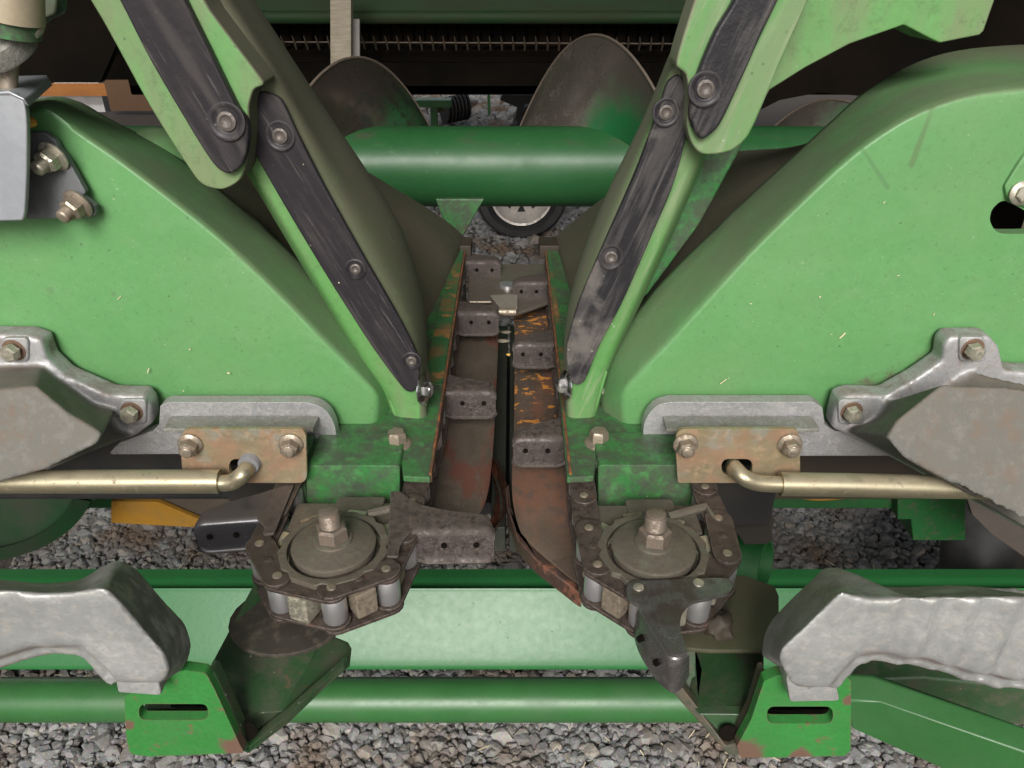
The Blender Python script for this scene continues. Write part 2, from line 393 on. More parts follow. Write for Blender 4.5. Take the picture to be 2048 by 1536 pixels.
olive = mat('dark_green_dirty_channel', (.024, .062, .024), .38, k=2.5, var=.3, grain=.4, layers=[
    dict(noise=(14, .42, .68), col=(.055, .052, .034), amt=.75), dict(noise=(60, .6, .7), col=(.12, .06, .03), amt=.5), SP], bump=[(120, .25, .001)], coat=.3)
edgem = mat('rusty_bracket_edge', (.045, .05, .032), .5, k=2, var=.3, layers=[dict(edge=.0015, noise=(40, .35, .6), col=(.17, .08, .05), amt=.8), dict(noise=(60, .45, .6), col=(.10, .055, .035), amt=.4)], bump=[(300, .4, .001)])
brightg = mat('bright_green_bracket_paint', (.028, .165, .034), .45, k=2, var=.25, grain=.35, layers=[
    dict(edge=.002, noise=(40, .35, .6), col=(.11, .07, .045), amt=.8),
    dict(noise=(22, .45, .70), col=(.03, .13, .03), amt=.6), dict(noise=(46, .58, .68), col=(.12, .07, .04), amt=.8),
    dict(spots=[(PY(478, 1500, .33), .016), (PY(1485, 1510, .33), .018), (PY(255, 1450, .33), .006), (PY(1600, 1512, .33), .010), (PY(1700, 1400, .33), .006)], col=(.11, .055, .04), amt=.95), SPD], bump=[(120, .3, .001)])
yellowm = mat('yellow_painted_steel', (.19, .095, .010), .55, spec=.2, layers=[dict(noise=(20, .42, .65), col=(.16, .085, .015), amt=.8), dict(noise=(60, .58, .7), col=(.08, .05, .02), amt=.6)], bump=[(90, .2, .001)])
woodm = mat('beige_webbing', (.40, .35, .27), .8, layers=[dict(noise=(260, .4, .6, (.05, 1, 1)), col=(.24, .21, .16), amt=.6), dict(noise=(14, .5, .7), col=(.16, .13, .09), amt=.5)])
tyrem = mat('black_rubber', (.018, .018, .019), .6, layers=[dict(noise=(20, .4, .7), col=(.035, .033, .03), amt=.6)])
rimm = mat('grey_wheel_rim', (.42, .39, .36), .4, .3, layers=[dict(noise=(30, .5, .7), col=(.22, .18, .14), amt=.6)])
platebr = mat('brown_deck_plate', (.14, .115, .09), .40, .45, k=2.5, var=.3, grain=.4, layers=[
    dict(noise=(16, .40, .66, (1, .5, 1)), col=(.075, .058, .046), amt=.8, metal=.2, rough=.5), dict(noise=(75, .5, .66), col=(.16, .12, .08), amt=.5, metal=.2),
    dict(noise=(12, .50, .60, (1, .4, 1)), col=(.10, .03, .018), amt=.85)], bump=[(200, .3, .0008)])
plateru = mat('rust_stained_deck_plate', (.135, .10, .075), .42, .4, k=1.6, var=.3, grain=.4, layers=[
    dict(noise=(14, .42, .6, (1.5, .4, 1)), col=(.13, .055, .03), amt=.85), dict(noise=(60, .45, .65), col=(.06, .045, .036), amt=.8),
    dict(noise=(44, .56, .60, (1, 1.6, 1)), y=(.64, .67), col=(.55, .22, .03), amt=.9)], bump=[(200, .3, .0008)])
rollm = mat('red_brown_stalk_roll', (.055, .030, .022), .25, .4, layers=[dict(noise=(26, .5, .66), col=(.20, .06, .03), amt=.85, rough=.5)], bump=[(60, .3, .002)])
shadem = mat('shaded_green_frame_paint', (.010, .065, .016), .4, spec=.3, layers=[dict(noise=(10, .4, .7), col=(.008, .03, .01), amt=.6), dict(noise=(80, .55, .68), col=(.05, .04, .03), amt=.5)])  # frame green darkened in colour for the shade around rail and leg
whitew = mat('white_corrugated_wall', (.75, .75, .76), .6)
orangew = mat('orange_wood_board', (.50, .20, .05), .7, layers=[dict(noise=(20, .4, .7, (.2, 1, 1)), col=(.36, .13, .04), amt=.7)])
brownw = mat('brown_wood_post', (.16, .09, .05), .8)
kernelm = mat('corn_kernel_yellow', (.75, .45, .10), .4)
chaffm = mat('pale_husk', (.38, .34, .25), .7)
groundm = mat('gravel_bed_dirt', (.10, .085, .07), .95, layers=[dict(noise=(120, .4, .65), col=(.05, .04, .032))], bump=[(60, .8, .01), (250, .6, .004)])
roofm = mat('grey_shed_ceiling', (.10, .095, .09), .8)
groupG = None

# ------------------------------------------------------------------ gravel ground
def build_ground():
    bm = B(); n = 60
    vs = [[bm.verts.new((-30 + i, -20 + j * 1.0, 0)) for i in range(n + 1)] for j in range(n + 21)]
    for j in range(n + 20):
        for i in range(n): bm.faces.new((vs[j][i], vs[j][i + 1], vs[j + 1][i + 1], vs[j + 1][i]))
    g = obj('ground', bm, groundm); g['kind'] = 'structure'
    # stones
    src = []
    for k in range(7):
        b = B(); bmesh.ops.create_icosphere(b, subdivisions=2, radius=1)
        rs = random.Random(k)
        planes = [(Vector((rs.gauss(0, 1), rs.gauss(0, 1), rs.gauss(0, 1))).normalized(), rs.uniform(.55, .85)) for _ in range(9)]
        sx, sy, sz = rs.uniform(.85, 1.25), rs.uniform(.65, .95), rs.uniform(.45, .7)
        for v in b.verts:
            for nrm, d in planes:
                t = v.co.dot(nrm)
                if t > d: v.co -= nrm * (t - d)
            v.co = Vector((v.co.x * sx, v.co.y * sy, v.co.z * sz)) * (1 + .06 * noise.noise(v.co * 3))
        me = bpy.data.meshes.new('stone'); b.to_mesh(me); b.free()
        for p in me.polygons: p.use_smooth = True
        me.set_sharp_from_angle(angle=R(35))
        src.append(me)
    # stone material: tint per stone
    m = bpy.data.materials.new('gravel_stone'); m.use_nodes = True; t = m.node_tree
    p = t.nodes['Principled BSDF']; p.inputs['Roughness'].default_value = .8
    oi = t.nodes.new('ShaderNodeAttribute'); oi.attribute_type = 'GEOMETRY'; oi.attribute_name = 'tint'
    rp = t.nodes.new('ShaderNodeValToRGB'); rp.color_ramp.elements[0].color = (.095, .088, .080, 1); rp.color_ramp.elements[1].color = (.36, .345, .32, 1)
    for ps, cc in ((.3, (.15, .15, .148, 1)), (.6, (.20, .20, .20, 1)), (.75, (.24, .22, .19, 1)), (.9, (.19, .155, .12, 1))):
        e = rp.color_ramp.elements.new(ps); e.color = cc
    tc = t.nodes.new('ShaderNodeNewGeometry'); nz = t.nodes.new('ShaderNodeTexNoise'); nz.inputs['Scale'].default_value = 170; nz.inputs['Detail'].default_value = 4
    t.links.new(tc.outputs['Position'], nz.inputs['Vector'])
    mx = t.nodes.new('ShaderNodeMix'); mx.data_type = 'RGBA'; mx.blend_type = 'MULTIPLY'; mx.inputs['Factor'].default_value = .6
    t.links.new(oi.outputs['Fac'], rp.inputs[0]); t.links.new(rp.outputs[0], mx.inputs['A']); t.links.new(nz.outputs['Color'], mx.inputs['B'])
    hv = t.nodes.new('ShaderNodeHueSaturation'); hv.inputs['Saturation'].default_value = .75; hv.inputs['Value'].default_value = 1.5
    t.links.new(mx.outputs['Result'], hv.inputs['Color'])
    # dirt patches between the stones
    n2 = t.nodes.new('ShaderNodeTexNoise'); n2.inputs['Scale'].default_value = 4.5; n2.inputs['Detail'].default_value = 5
    t.links.new(tc.outputs['Position'], n2.inputs['Vector'])
    mr = t.nodes.new('ShaderNodeMapRange'); mr.inputs[1].default_value = .50; mr.inputs[2].default_value = .64; t.links.new(n2.outputs['Fac'], mr.inputs[0])
    m3 = t.nodes.new('ShaderNodeMix'); m3.data_type = 'RGBA'; t.links.new(mr.outputs[0], m3.inputs['Factor']); t.links.new(hv.outputs[0], m3.inputs['A']); m3.inputs['B'].default_value = (.12, .085, .06, 1)
    t.links.new(m3.outputs['Result'], p.inputs['Base Color'])
    bpn = t.nodes.new('ShaderNodeBump'); bpn.inputs['Strength'].default_value = .5; bpn.inputs['Distance'].default_value = .003
    t.links.new(nz.outputs['Fac'], bpn.inputs['Height']); t.links.new(bpn.outputs[0], p.inputs['Normal'])
    # one mesh of all stones, written straight into arrays
    import numpy as np
    rs = np.random.RandomState(3)
    base = [(np.array([v.co[:] for v in me.vertices]), np.array([q.vertices[:] for q in me.polygons])) for me in src]
    P = []
    def region(x0, x1, y0, y1, step, size, layers):
        for L in range(layers):
            y = y0
            while y < y1:
                x = x0
                while x < x1:
                    P.append((x + rs.uniform(-.5, .5) * step, y + rs.uniform(-.5, .5) * step, size * .25 + L * size * .45 + rs.uniform(-.2, .2) * size, size * rs.lognormal(0, .36)))
                    x += step
                y += step * .9
    region(-1.15, 1.15, .62, 1.75, .0138, .0090, 2)
    region(-1.3, 1.3, 1.75, 2.6, .022, .0135, 1)
    region(-.5, .5, 2.6, 4.6, .030, .017, 1)
    region(-1.0, 1.2, 4.6, 8.5, .06, .033, 1)
    vv, ff, tt, nv = [], [], [], 0
    for i, (x, y, z, s) in enumerate(P):
        bv, bf = base[rs.randint(len(base))]
        a, b, c = rs.uniform(0, 6.28), rs.normal(0, .45), rs.normal(0, .45)
        M = np.array(Matrix.Rotation(a, 3, 'Z') @ Matrix.Rotation(b, 3, 'X') @ Matrix.Rotation(c, 3, 'Y'))
        vv.append(bv @ M.T * s + np.array((x, y, z))); ff.append(bf + nv); nv += len(bv); tt.append(np.full(len(bv), rs.beta(2, 2.6)))
    vv = np.concatenate(vv); ff = np.concatenate(ff); tt = np.concatenate(tt)
    me = bpy.data.meshes.new('gravel'); me.vertices.add(len(vv)); me.vertices.foreach_set('co', vv.ravel().astype('f'))
    me.loops.add(len(ff) * 3); me.loops.foreach_set('vertex_index', ff.ravel().astype('i'))
    me.polygons.add(len(ff)); me.polygons.foreach_set('loop_start', np.arange(0, len(ff) * 3, 3, dtype='i'))
    me.polygons.foreach_set('use_smooth', np.zeros(len(ff), dtype=bool))
    me.update(); me.validate()
    at = me.attributes.new('tint', 'FLOAT', 'POINT'); at.data.foreach_set('value', tt.astype('f'))
    me.materials.append(m)
    o = bpy.data.objects.new('gravel', me); C.objects.link(o)
    tag(o, 'loose grey crushed gravel covering the ground under the machine', 'gravel', kind='stuff')
    for q in src: bpy.data.meshes.remove(q)
build_ground()

# ------------------------------------------------------------------ shed: roof overhead, wall far behind
bm = B(); box2(bm, -7, 7, -1.0, 3.4, 1.65, 1.75); r_ = obj('shed_roof', bm, roofm); tag(r_, 'plain grey underside of the shed roof above the machine', 'roof')
wl = thing('shed_wall', 'white corrugated shed wall with orange boards seen at far left', 'wall', V(-5, 7, -HC))
bm = B()
rows = []
for k in range(240):
    x = -9.5 + k * .025; d = .015 if (k // 2) % 4 == 0 else 0
    if x > PY(420, 200, 7).x: break
    rows.append([V(x, 7.0 - d, -HC), V(x, 7.0 - d, 2)])
add_grid(bm, rows); obj('wall_sheet', bm, whitew, wl, flat=True)
def wbox(x0, x1, y0, y1, d, mm, nm):
    p, q = PY(x0, y1, d), PY(x1, y0, d); bm = B(); box2(bm, p.x, q.x, d, d + .05, p.z - HC, q.z - HC); obj(nm, bm, mm, wl)
wbox(40, 222, 168, 192, 6.9, orangew, 'board'); wbox(222, 256, -20, 222, 6.86, brownw, 'post'); wbox(256, 276, -20, 222, 6.88, orangew, 'post')
# ------------------------------------------------------------------ the harvester standing behind (dark mouth, reel tines)
hbd = mat('near_black_dusty_sheet_and_shade', (.004, .0034, .0026), .9, spec=.06, layers=[dict(noise=(6, .35, .7), col=(.009, .006, .004), amt=.8)])
hb = thing('combine_header', 'dark header behind the auger with green top beam and row of steel tines', 'combine header', V(0, 2.6, -HC))
topm = mat('dusty_dark_green_beam', (.018, .045, .016), .6, spec=.25, layers=[dict(noise=(20, .4, .65, (.2, 1, 1)), col=(.035, .04, .02), amt=.7)])
zbm = PY(1024, 34, 2.5).z - HC
bm = B(); box2(bm, -3.4, 3.6, 2.5, 2.62, zbm, 1.64); obj('top_beam', bm, topm, hb, bevel=.01)  # runs up unseen to the roof, added to block sky light from behind
bm = B(); add_tube(bm, [V(-2.4, 2.51, zbm), V(2.6, 2.51, zbm)], .02, 16); obj('top_beam', bm, topm, hb)
zb = PY(1024, 190, 2.5).z - HC
bm = B(); xL = PY(262, 190, 2.5).x; box2(bm, xL, 2.6, 2.62, 2.66, zb + .04, zbm + .05); box2(bm, xL, 2.6, 2.5, 2.95, zb, zb + .03); box2(bm, -2.4, xL, 2.62, 2.66, PY(0, 160, 2.62).z - HC, zbm + .05); obj('trough_panel', bm, hbd, hb, bevel=.004)
bm = B(); box2(bm, xL, 2.6, 2.5, 2.52, zb, PY(1024, 125, 2.5).z - HC); obj('trough_lip', bm, hbd, hb, bevel=.004)
ztn = PY(1024, 78, 2.52).z - HC
bm = B(); add_tube(bm, [V(-2.0, 2.53, ztn - .004), V(2.4, 2.53, ztn - .022)], .0025, 8); obj('tine_bar', bm, mat('tine_steel', (.10, .075, .055), .5, .4), hb)
tm = bpy.data.materials['tine_steel']
for k in range(62):
    x = -1.1 + k * .0345; z = ztn - .012 - .005 * (x / 1.5)
    bm = B(); add_tube(bm, [V(x, 2.535, z - .02), V(x, 2.52, z), V(x - .003, 2.512, z + .02)], [.003, .003, .0012], 6); obj('tine', bm, tm, hb)
bm = B()
for k in range(70):
    x = -1.25 + k * .0345
    add_box(bm, V(x, 2.60, zbm - .04), .026, .004, .10, Matrix.Rotation(R(18), 3, 'Z'))
obj('slatted_curtain', bm, hbd, hb)

# beige webbing strap and grey strap
bm = B(); p = LY([(660, -40), (702, -40), (702, 178), (661, 178)], 2.30); add_solid(bm, [p], off=Vector((0, .03, 0)))
st = obj('strap', bm, woodm, bevel=.002); tag(st, 'beige webbing strap hanging in front of the dark header', 'strap')
bm = B(); p = LY([(704, 38), (719, 38), (720, 215), (705, 215)], 2.34); add_solid(bm, [p], off=Vector((0, .01, 0)))
st = obj('strap', bm, mat('grey_webbing', (.27, .26, .24), .8), bevel=.002); tag(st, 'narrow grey strap just right of the beige strap', 'strap')

# ------------------------------------------------------------------ far trailer wheel, far implements
tw = thing('trailer_wheel', 'small trailer wheel with black tyre and pale spoked rim under the auger', 'wheel', V(PY(1043, 400, 3.68).x, 3.68, -HC))
wc = V(PY(1043, 400, 3.68).x, 3.68, -HC + .225)
bm = B(); prof = [(.02, .135), (.03, .15), (-.01, .175), (-.005, .205), (.02, .222), (.06, .226), (.12, .222), (.16, .2), (.17, .15)]
add_lathe(bm, wc + Vector((0, -.05, 0)), Vector((0, 1, 0)), prof, 48, caps=False); obj('tyre', bm, tyrem, tw)
bm = B(); add_lathe(bm, wc + Vector((0, -.05, 0)), Vector((0, 1, 0)), [(.02, .14), (-.008, .148), (-.004, .138), (.03, .128), (.045, .115), (.06, .10)], 48, caps=False)
rim = obj('rim', bm, rimm, tw)
for k in range(8):
    a = math.pi / 8 + k * math.pi / 4
    d = Vector((math.cos(a), 0, math.sin(a))); s_ = Vector((-math.sin(a), 0, math.cos(a)))
    bm = B(); add_solid(bm, [[wc + d * .03 - s_ * .02 + Vector((0, -.02, 0)), wc + d * .03 + s_ * .02 + Vector((0, -.02, 0)), wc + d * .12 + s_ * .018, wc + d * .12 - s_ * .018]], off=Vector((0, .01, 0)))
    obj('spoke', bm, rimm, rim, bevel=.003)
bm = B(); add_lathe(bm, wc + Vector((0, 0.03, 0)), Vector((0, 1, 0)), [(0, .001), (0, .11), (.01, .115)], 24); obj('brake_drum', bm, blk, tw)
tw2 = thing('far_wheel', 'dark wheel partly hidden behind the left foot of the right auger flight', 'wheel', V(PY(1060, 250, 5.2).x, 5.2, -HC))
bm = B(); c2 = PY(1085, 265, 4.6)
add_lathe(bm, c2, Vector((.5, 1, 0)), [(0, .12), (0, .17), (.05, .22), (.15, .22), (.2, .16)], 32, caps=True); obj('tyre', bm, tyrem, tw2)
bm = B(); p = LY([(1005, 190), (1100, 190), (1100, 205), (1050, 208), (1040, 245), (1030, 240), (1035, 215), (1000, 200)], 4.5); add_solid(bm, [p], off=Vector((0, .1, 0))); obj('fender', bm, blk, tw2)
im = thing('farm_implement', 'green tined farm implement parked on gravel far behind the auger', 'implement', V(PY(880, 200, 6.5).x, 6.5, -HC))
bm = B(); add_box(bm, PY(862, 205, 6.0), .3, .12, .05); obj('frame', bm, tubem, im)
bm = B(); add_box(bm, PY(868, 228, 6.0), .05, .05, .20); obj('shank', bm, tubem, im)
bm = B(); add_box(bm, PY(884, 212, 6.1), .06, .1, .08); obj('bracket', bm, hoodm, im)
bm = B()
for k in range(7): add_lathe(bm, PY(888 + k * 7, 222 - k * 1.5, 6.3), Vector((1, .5, 0)), [(0, .10), (.012, .10)], 16)
obj('disc_gang', bm, blk, im)
im2 = thing('thin_stand', 'thin green upright stand on gravel between the two auger flights', 'stand', V(PY(976, 230, 6.8).x, 6.8, -HC))
bm = B(); a_, b_ = PY(977, 185, 6.8), PY(979, 235, 6.8); add_tube(bm, [a_, b_], .012, 8); obj('post', bm, tubem, im2)
bm = B(); a_, b_ = PY(920, 238, 6.7), PY(1005, 238, 6.7); add_tube(bm, [a_, b_], .016, 8); obj('foot', bm, browndark, im2)
bm = B(); add_box(bm, PY(940, 208, 7.2), .14, .1, .05); obj('crossbar', bm, browndark, im2)

# ------------------------------------------------------------------ cross auger
au = thing('cross_auger', 'green cross auger tube with two worn flights turning toward the centre', 'auger', V(0, 1.31, -.385))
AX = 1.33; AZ = -.327; AR = .066
bm = B(); add_tube(bm, [V(-1.3 + i * .13, AX, AZ) for i in range(21)], AR, 64); obj('auger_tube', bm, augm, au)
def flight(x_front, x_back, zr, m, name='flight', R0=.19, a0=-.62, a1=.62, sgn=1):
    bm = B(); rows = []; n = 60
    for i in range(n + 1):
        t = -1.15 + 2.3 * i / n   # -1 front, 0 top, 1 back
        ang = math.pi / 2 * t
        x = lerp(x_front, x_back, (t + 1) / 2)
        dy, dz = math.sin(ang), math.cos(ang)
        rr = R0
        rows.append([V(x + (k / 8) * zr, AX + dy * lerp(AR - .004, rr, k / 8), AZ + dz * lerp(AR - .004, rr, k / 8)) for k in range(9)])
    add_grid(bm, rows)
    bmesh.ops.solidify(bm, geom=list(bm.faces), thickness=.004)
    fo = obj(name, bm, m, au)
    bm = B(); add_tube(bm, [r_[-1] for r_ in rows], .0022, 8); obj('flight_edge', bm, studm, fo)
    return fo
fgr = mat('worn_flight_left', (.065, .053, .043), .28, .6, layers=[
    dict(noise=(9, .42, .62), col=(.022, .019, .016), amt=.8, metal=.4, rough=.35),
    dict(noise=(30, .35, .6), nr=.75, x=(-.25, -.19), z=(-.20, -.25), col=(.014, .12, .035), amt=1, rough=.35),
    dict(noise=(30, .49, .56), nr=.75, x=(-.31, -.25), z=(-.19, -.21), col=(.012, .014, .011), amt=.95, rough=.45)], bump=[(30, .15, .001)])
fgr2 = mat('worn_flight_right', (.20, .175, .15), .26, .75, var=.2, layers=[
    dict(noise=(7, .40, .66), col=(.10, .085, .068), amt=.7, metal=.5, rough=.4), dict(noise=(26, .54, .62), nr=.75, z=(-.14, -.17), col=(.03, .028, .024), amt=.7),
    dict(spots=[(Vector((.17, 1.25, HC + AZ + .02)), .13), (Vector((.55, 1.25, HC + AZ + .03)), .13)], col=(.014, .12, .038), amt=1, rough=.32)], bump=[(30, .15, .001)])
flight(-.35, -.11, -.03, fgr, R0=.172)
flight(.255, -.015, .02, fgr2, R0=.205)
flight(.62, .42, .02, fgr2, R0=.108)
bm = B(); p = LY([(690, 325), (760, 390), (870, 425), (905, 405), (850, 350)], 1.20); add_solid(bm, [p], off=Vector((0, .004, 0))); 
bm.free()
bm = B(); add_solid(bm, [LY([(870, 398), (970, 398), (950, 430), (926, 474), (915, 480), (890, 450)], 1.16)], off=Vector((0, .01, 0)))
tr = obj('trough_gusset', bm, deckm, bevel=.003); tag(tr, 'green painted gusset plate under the left part of the auger tube', 'gusset')

# ------------------------------------------------------------------ divider hoods
YF = .58
rearm = mat('brown_dusty_plastic', (.075, .070, .045), .6, grain=.3, layers=[dict(noise=(9, .4, .65), col=(.095, .078, .055), amt=.7), dict(noise=(26, .5, .68), nr=.7, col=(.05, .085, .04), amt=.5)], bump=[(200, .2, .0008)])
def inset(pts, d, sgn):
    res = []
    for i, p in enumerate(pts):
        a = Vector(pts[max(i - 1, 0)]); b = Vector(pts[min(i + 1, len(pts) - 1)])
        t = (b - a).normalized(); n_ = Vector((-t.y, t.x)) * sgn
        res.append((p[0] + n_.x * d, p[1] + n_.y * d))
    return res
def hood(name, label, A, Bp, YB, Cw, bottom, sgn, holes=()):
    t = thing(name, label, 'hood', V(Cw[3][0] * 2, .75, -.386))
    bm = B()
    F = inset(A, 9, sgn)
    N = 5
    fA = cr([PY(*p, YF) for p in F], N); mA = cr([PY(*p, YF + .0020) for p in A], N)
    mB = cr([PY(*p, y) for p, y in zip(Bp, YB)], N); mC = cr([V(x, 1.08, z) for x, z in Cw], N)
    rows = [fA, mA]
    r1 = [a.lerp(b, .07) + (fa - a) * -.22 for a, b, fa in zip(mA, mB, fA)]
    r2 = [a.lerp(b, .22) + (fa - a) * -.30 for a, b, fa in zip(mA, mB, fA)]
    r3 = [a.lerp(b, .75) + (fa - a) * -.25 for a, b, fa in zip(mA, mB, fA)]
    rows += [r1, r2, r3, mB]
    rows.append([b + Vector((0, .012, -.004)) for b in mB]); rows.append([b + Vector((0, .022, -.018)) for b in mB]); rows.append([b + Vector((0, .026, -.060)) for b in mB])
    add_grid(bm, rows)
    r2_ = []
    mD = [b + Vector((0, .020, -.030)) for b in mB]
    for k in (0, .12, .28, .5, .75, 1): r2_.append([b.lerp(c, k) for b, c in zip(mD, mC)])
    r2_.append([c + Vector((0, .012, -.006)) for c in mC]); r2_.append([c + Vector((0, .02, -.12)) for c in mC])
    bp = B(); add_grid(bp, r2_); obj('rear_panel', bp, rearm, t, sharp=60)
    poly = list(fA) + [PY(*p, YF) for p in bottom]
    loops = [poly] + [[PY(*q, YF) for q in crc(h, 3)] for h in holes]
    flat_ = [p for lp in loops for p in lp]
    tr_ = tessellate_polygon(loops)
    vs = [bm.verts.new(p) for p in flat_]
    for a, b, c in tr_:
        try: bm.faces.new((vs[a], vs[b], vs[c]))
        except ValueError: pass
    for h in holes:
        pp = [PY(*q, YF) for q in crc(h, 3)]; add_grid(bm, [pp, [q + Vector((0, .012, 0)) for q in pp]], closed=True)
    bmesh.ops.remove_doubles(bm, verts=bm.verts, dist=1e-5)
    zc = PY(1024, 516, YF).z
    bmesh.ops.bisect_plane(bm, geom=bm.verts[:] + bm.edges[:] + bm.faces[:], plane_co=(0, 0, zc), plane_no=(0, 0, 1))
    bmesh.ops.bisect_plane(bm, geom=bm.verts[:] + bm.edges[:] + bm.faces[:], plane_co=(0, 0, zc + .006), plane_no=(0, 0, 1))
    for k in range(1, 9): bmesh.ops.bisect_plane(bm, geom=bm.verts[:] + bm.edges[:] + bm.faces[:], plane_co=(0, 0, zc - .045 - .018 * k), plane_no=(0, 0, 1))
    for v in bm.verts:
        if v.co.z > zc and v.co.y < 1.0: v.co.y -= .04 * (v.co.z - zc)
        zm = zc - .045
        if v.co.z < zm and v.co.y < 1.0: v.co.y += .75 * (zm - v.co.z) ** 2
    o = obj('hood_shell', bm, hoodm, t, sharp=60, weld=True)
    wn = o.modifiers.new('wn', 'WEIGHTED_NORMAL'); wn.keep_sharp = True; wn.weight = 80
    return t
AR_ = [(1262, 874), (1250, 862), (1248, 795), (1280, 748), (1335, 687), (1420, 592), (1510, 494), (1600, 403), (1680, 326), (1750, 270), (1830, 222), (1930, 187), (2050, 170), (2200, 162)]
BR_ = [(1240, 872), (1213, 850), (1203, 800), (1222, 715), (1268, 640), (1348, 545), (1440, 455), (1522, 375), (1600, 303), (1662, 245), (1745, 172), (1860, 112), (2000, 90), (2200, 86)]
YB_ = [.592, .60, .615, .63, .64, .65, .66, .665, .675, .69, .72, .77, .81, .84]
CW_ = [(.064, -.385), (.064, -.380), (.064, -.37), (.067, -.362), (.085, -.345), (.115, -.32), (.15, -.295), (.20, -.268), (.26, -.25), (.34, -.242), (.42, -.24), (.5, -.24), (.6, -.24), (.75, -.24)]
holeR = [(1985, 455), (1978, 438), (1982, 418), (1998, 402), (2015, 402), (2060, 425), (2090, 420), (2090, 462), (2020, 467), (1998, 465)]
hr = hood('divider_hood', 'large pale green plastic hood at right with rounded shoulder and dark slot', AR_, BR_, YB_, CW_, [(2200, 879), (1285, 879)], 1, [holeR])
AL_ = [(728, 876), (744, 866), (752, 800), (716, 752), (652, 684), (560, 588), (460, 492), (360, 408), (250, 322), (165, 262), (112, 222), (88, 214), (60, 222), (-20, 240), (-160, 240)]
BL_ = [(745, 876), (768, 862), (784, 812), (768, 735), (715, 655), (635, 565), (532, 465), (432, 378), (330, 298), (258, 258), (205, 230), (140, 194), (80, 196), (-20, 218), (-160, 218)]
YBL = [.592, .60, .615, .63, .64, .65, .655, .66, .665, .67, .675, .67, .66, .66, .66]
CWL = [(-x - .006, z) for x, z in [(.064, -.385), (.064, -.380), (.064, -.37), (.067, -.362), (.085, -.345), (.12, -.32), (.16, -.295), (.20, -.27), (.25, -.252), (.30, -.245), (.36, -.242), (.42, -.24), (.46, -.24), (.52, -.24), (.66, -.24)]]
hl = hood('divider_hood', 'pale green plastic hood at left sloping down to the centre channel', AL_, BL_, YBL, CWL, [(-160, 879), (700, 879)], -1)
bm = B(); box2(bm, PY(1960, 430, .6).x, PY(2120, 430, .6).x, .64, .66, PY(0, 500, .64).z - HC, PY(0, 370, .64).z - HC); obj('slot_shade_sheet', bm, hbd, hr)  # added near-black sheet, stands for the shade inside the hood slot
# moulded lug on the left hood's back edge
bm = B(); q = PY(262, 262, .68)
add_lathe(bm, q + Vector((.02, .0, -.045)), Vector((-.25, .3, 1)), [(0, .030), (.03, .027), (.042, .020), (.047, .008), (.048, .001)], 24); obj('moulded_lug', bm, hoodm, hl)
# recessed boss with bolt on the right hood
bm = B(); p = LY([(2060, 295), (2035, 330), (2008, 372), (2014, 398), (2050, 412), (2110, 415), (2110, 295)], .574)
bk = LY([(2045, 290), (2025, 325), (1999, 372), (2006, 404), (2050, 422), (2130, 425), (2130, 290)], .582)
add_solid(bm, [p], [bk]); boss = obj('slot_boss', bm, hoodm, hr, bevel=.003)

# ------------------------------------------------------------------ bolts
def bolt(parent, at, axis, r=.0075, h=.007, flange=.0115, stub=0, m=None, rot=.3, name='bolt', sr=.5):
    m = m or nutm
    bm = B(); ax = axis.normalized()
    if flange: add_lathe(bm, at, ax, [(0, flange), (.0012, flange), (.0026, flange * .82), (.003, r * .9)], 28)
    add_lathe(bm, at + ax * .002, ax, [(0, r * 1.02), (h * .82, r * 1.02), (h, r * .86)], 6, rot)
    add_lathe(bm, at + ax * (h + .0018), ax, [(-.001, r * .78), (.0004, r * .72), (.0006, .0001)], 20)
    o = obj(name, bm, m, parent, sharp=30)
    if stub:
        bm = B(); q = at + ax * (h * .9); prof = []
        n = max(3, int(stub / .0007))
        for k in range(n): prof += [(k * stub / n, r * sr), ((k + .5) * stub / n, r * sr * .90)]
        prof += [(stub, r * sr * .9), (stub + .0006, r * sr * .7)]
        add_lathe(bm, q, ax, prof, 18); obj('thread', bm, m, o, sharp=60)
    return o
bolt(boss, PY(2042, 386, .573), Vector((0, -1, .1)), .006, .004, .009, m=boltm)

# ------------------------------------------------------------------ raised snouts with black strips
FRONT = Vector((-.0, -1, .15))
def inset_screw(parent, px, py, y, s=1.0, nx=0):
    bm = B(); a = Vector((nx, -1, .1)).normalized(); q = PY(px, py, y)
    add_lathe(bm, q, a, [(-.002, .0085 * s), (.0006, .0085 * s), (.0010, .0072 * s), (-.0006, .0058 * s), (-.001, .0052 * s)], 28)
    o = obj('screw_seat', bm, blackm, parent, sharp=60)
    bm = B(); add_lathe(bm, q, a, [(-.002, .0045 * s), (.0008, .0043 * s), (.0014, .003 * s), (.0002, .0022 * s), (.0001, .0001)], 20)
    obj('screw', bm, screwm, o, sharp=60)
def strip_mesh(pts, y, th=.006, bev=.0022, r=12):
    bm = B(); add_solid(bm, [LY(crc(pts), y)], off=Vector((0, th, 0))); return bm
sl = thing('raised_snout', 'folded-up green divider snout at left with two smooth black strips', 'snout', V(-.12, .62, -.375))
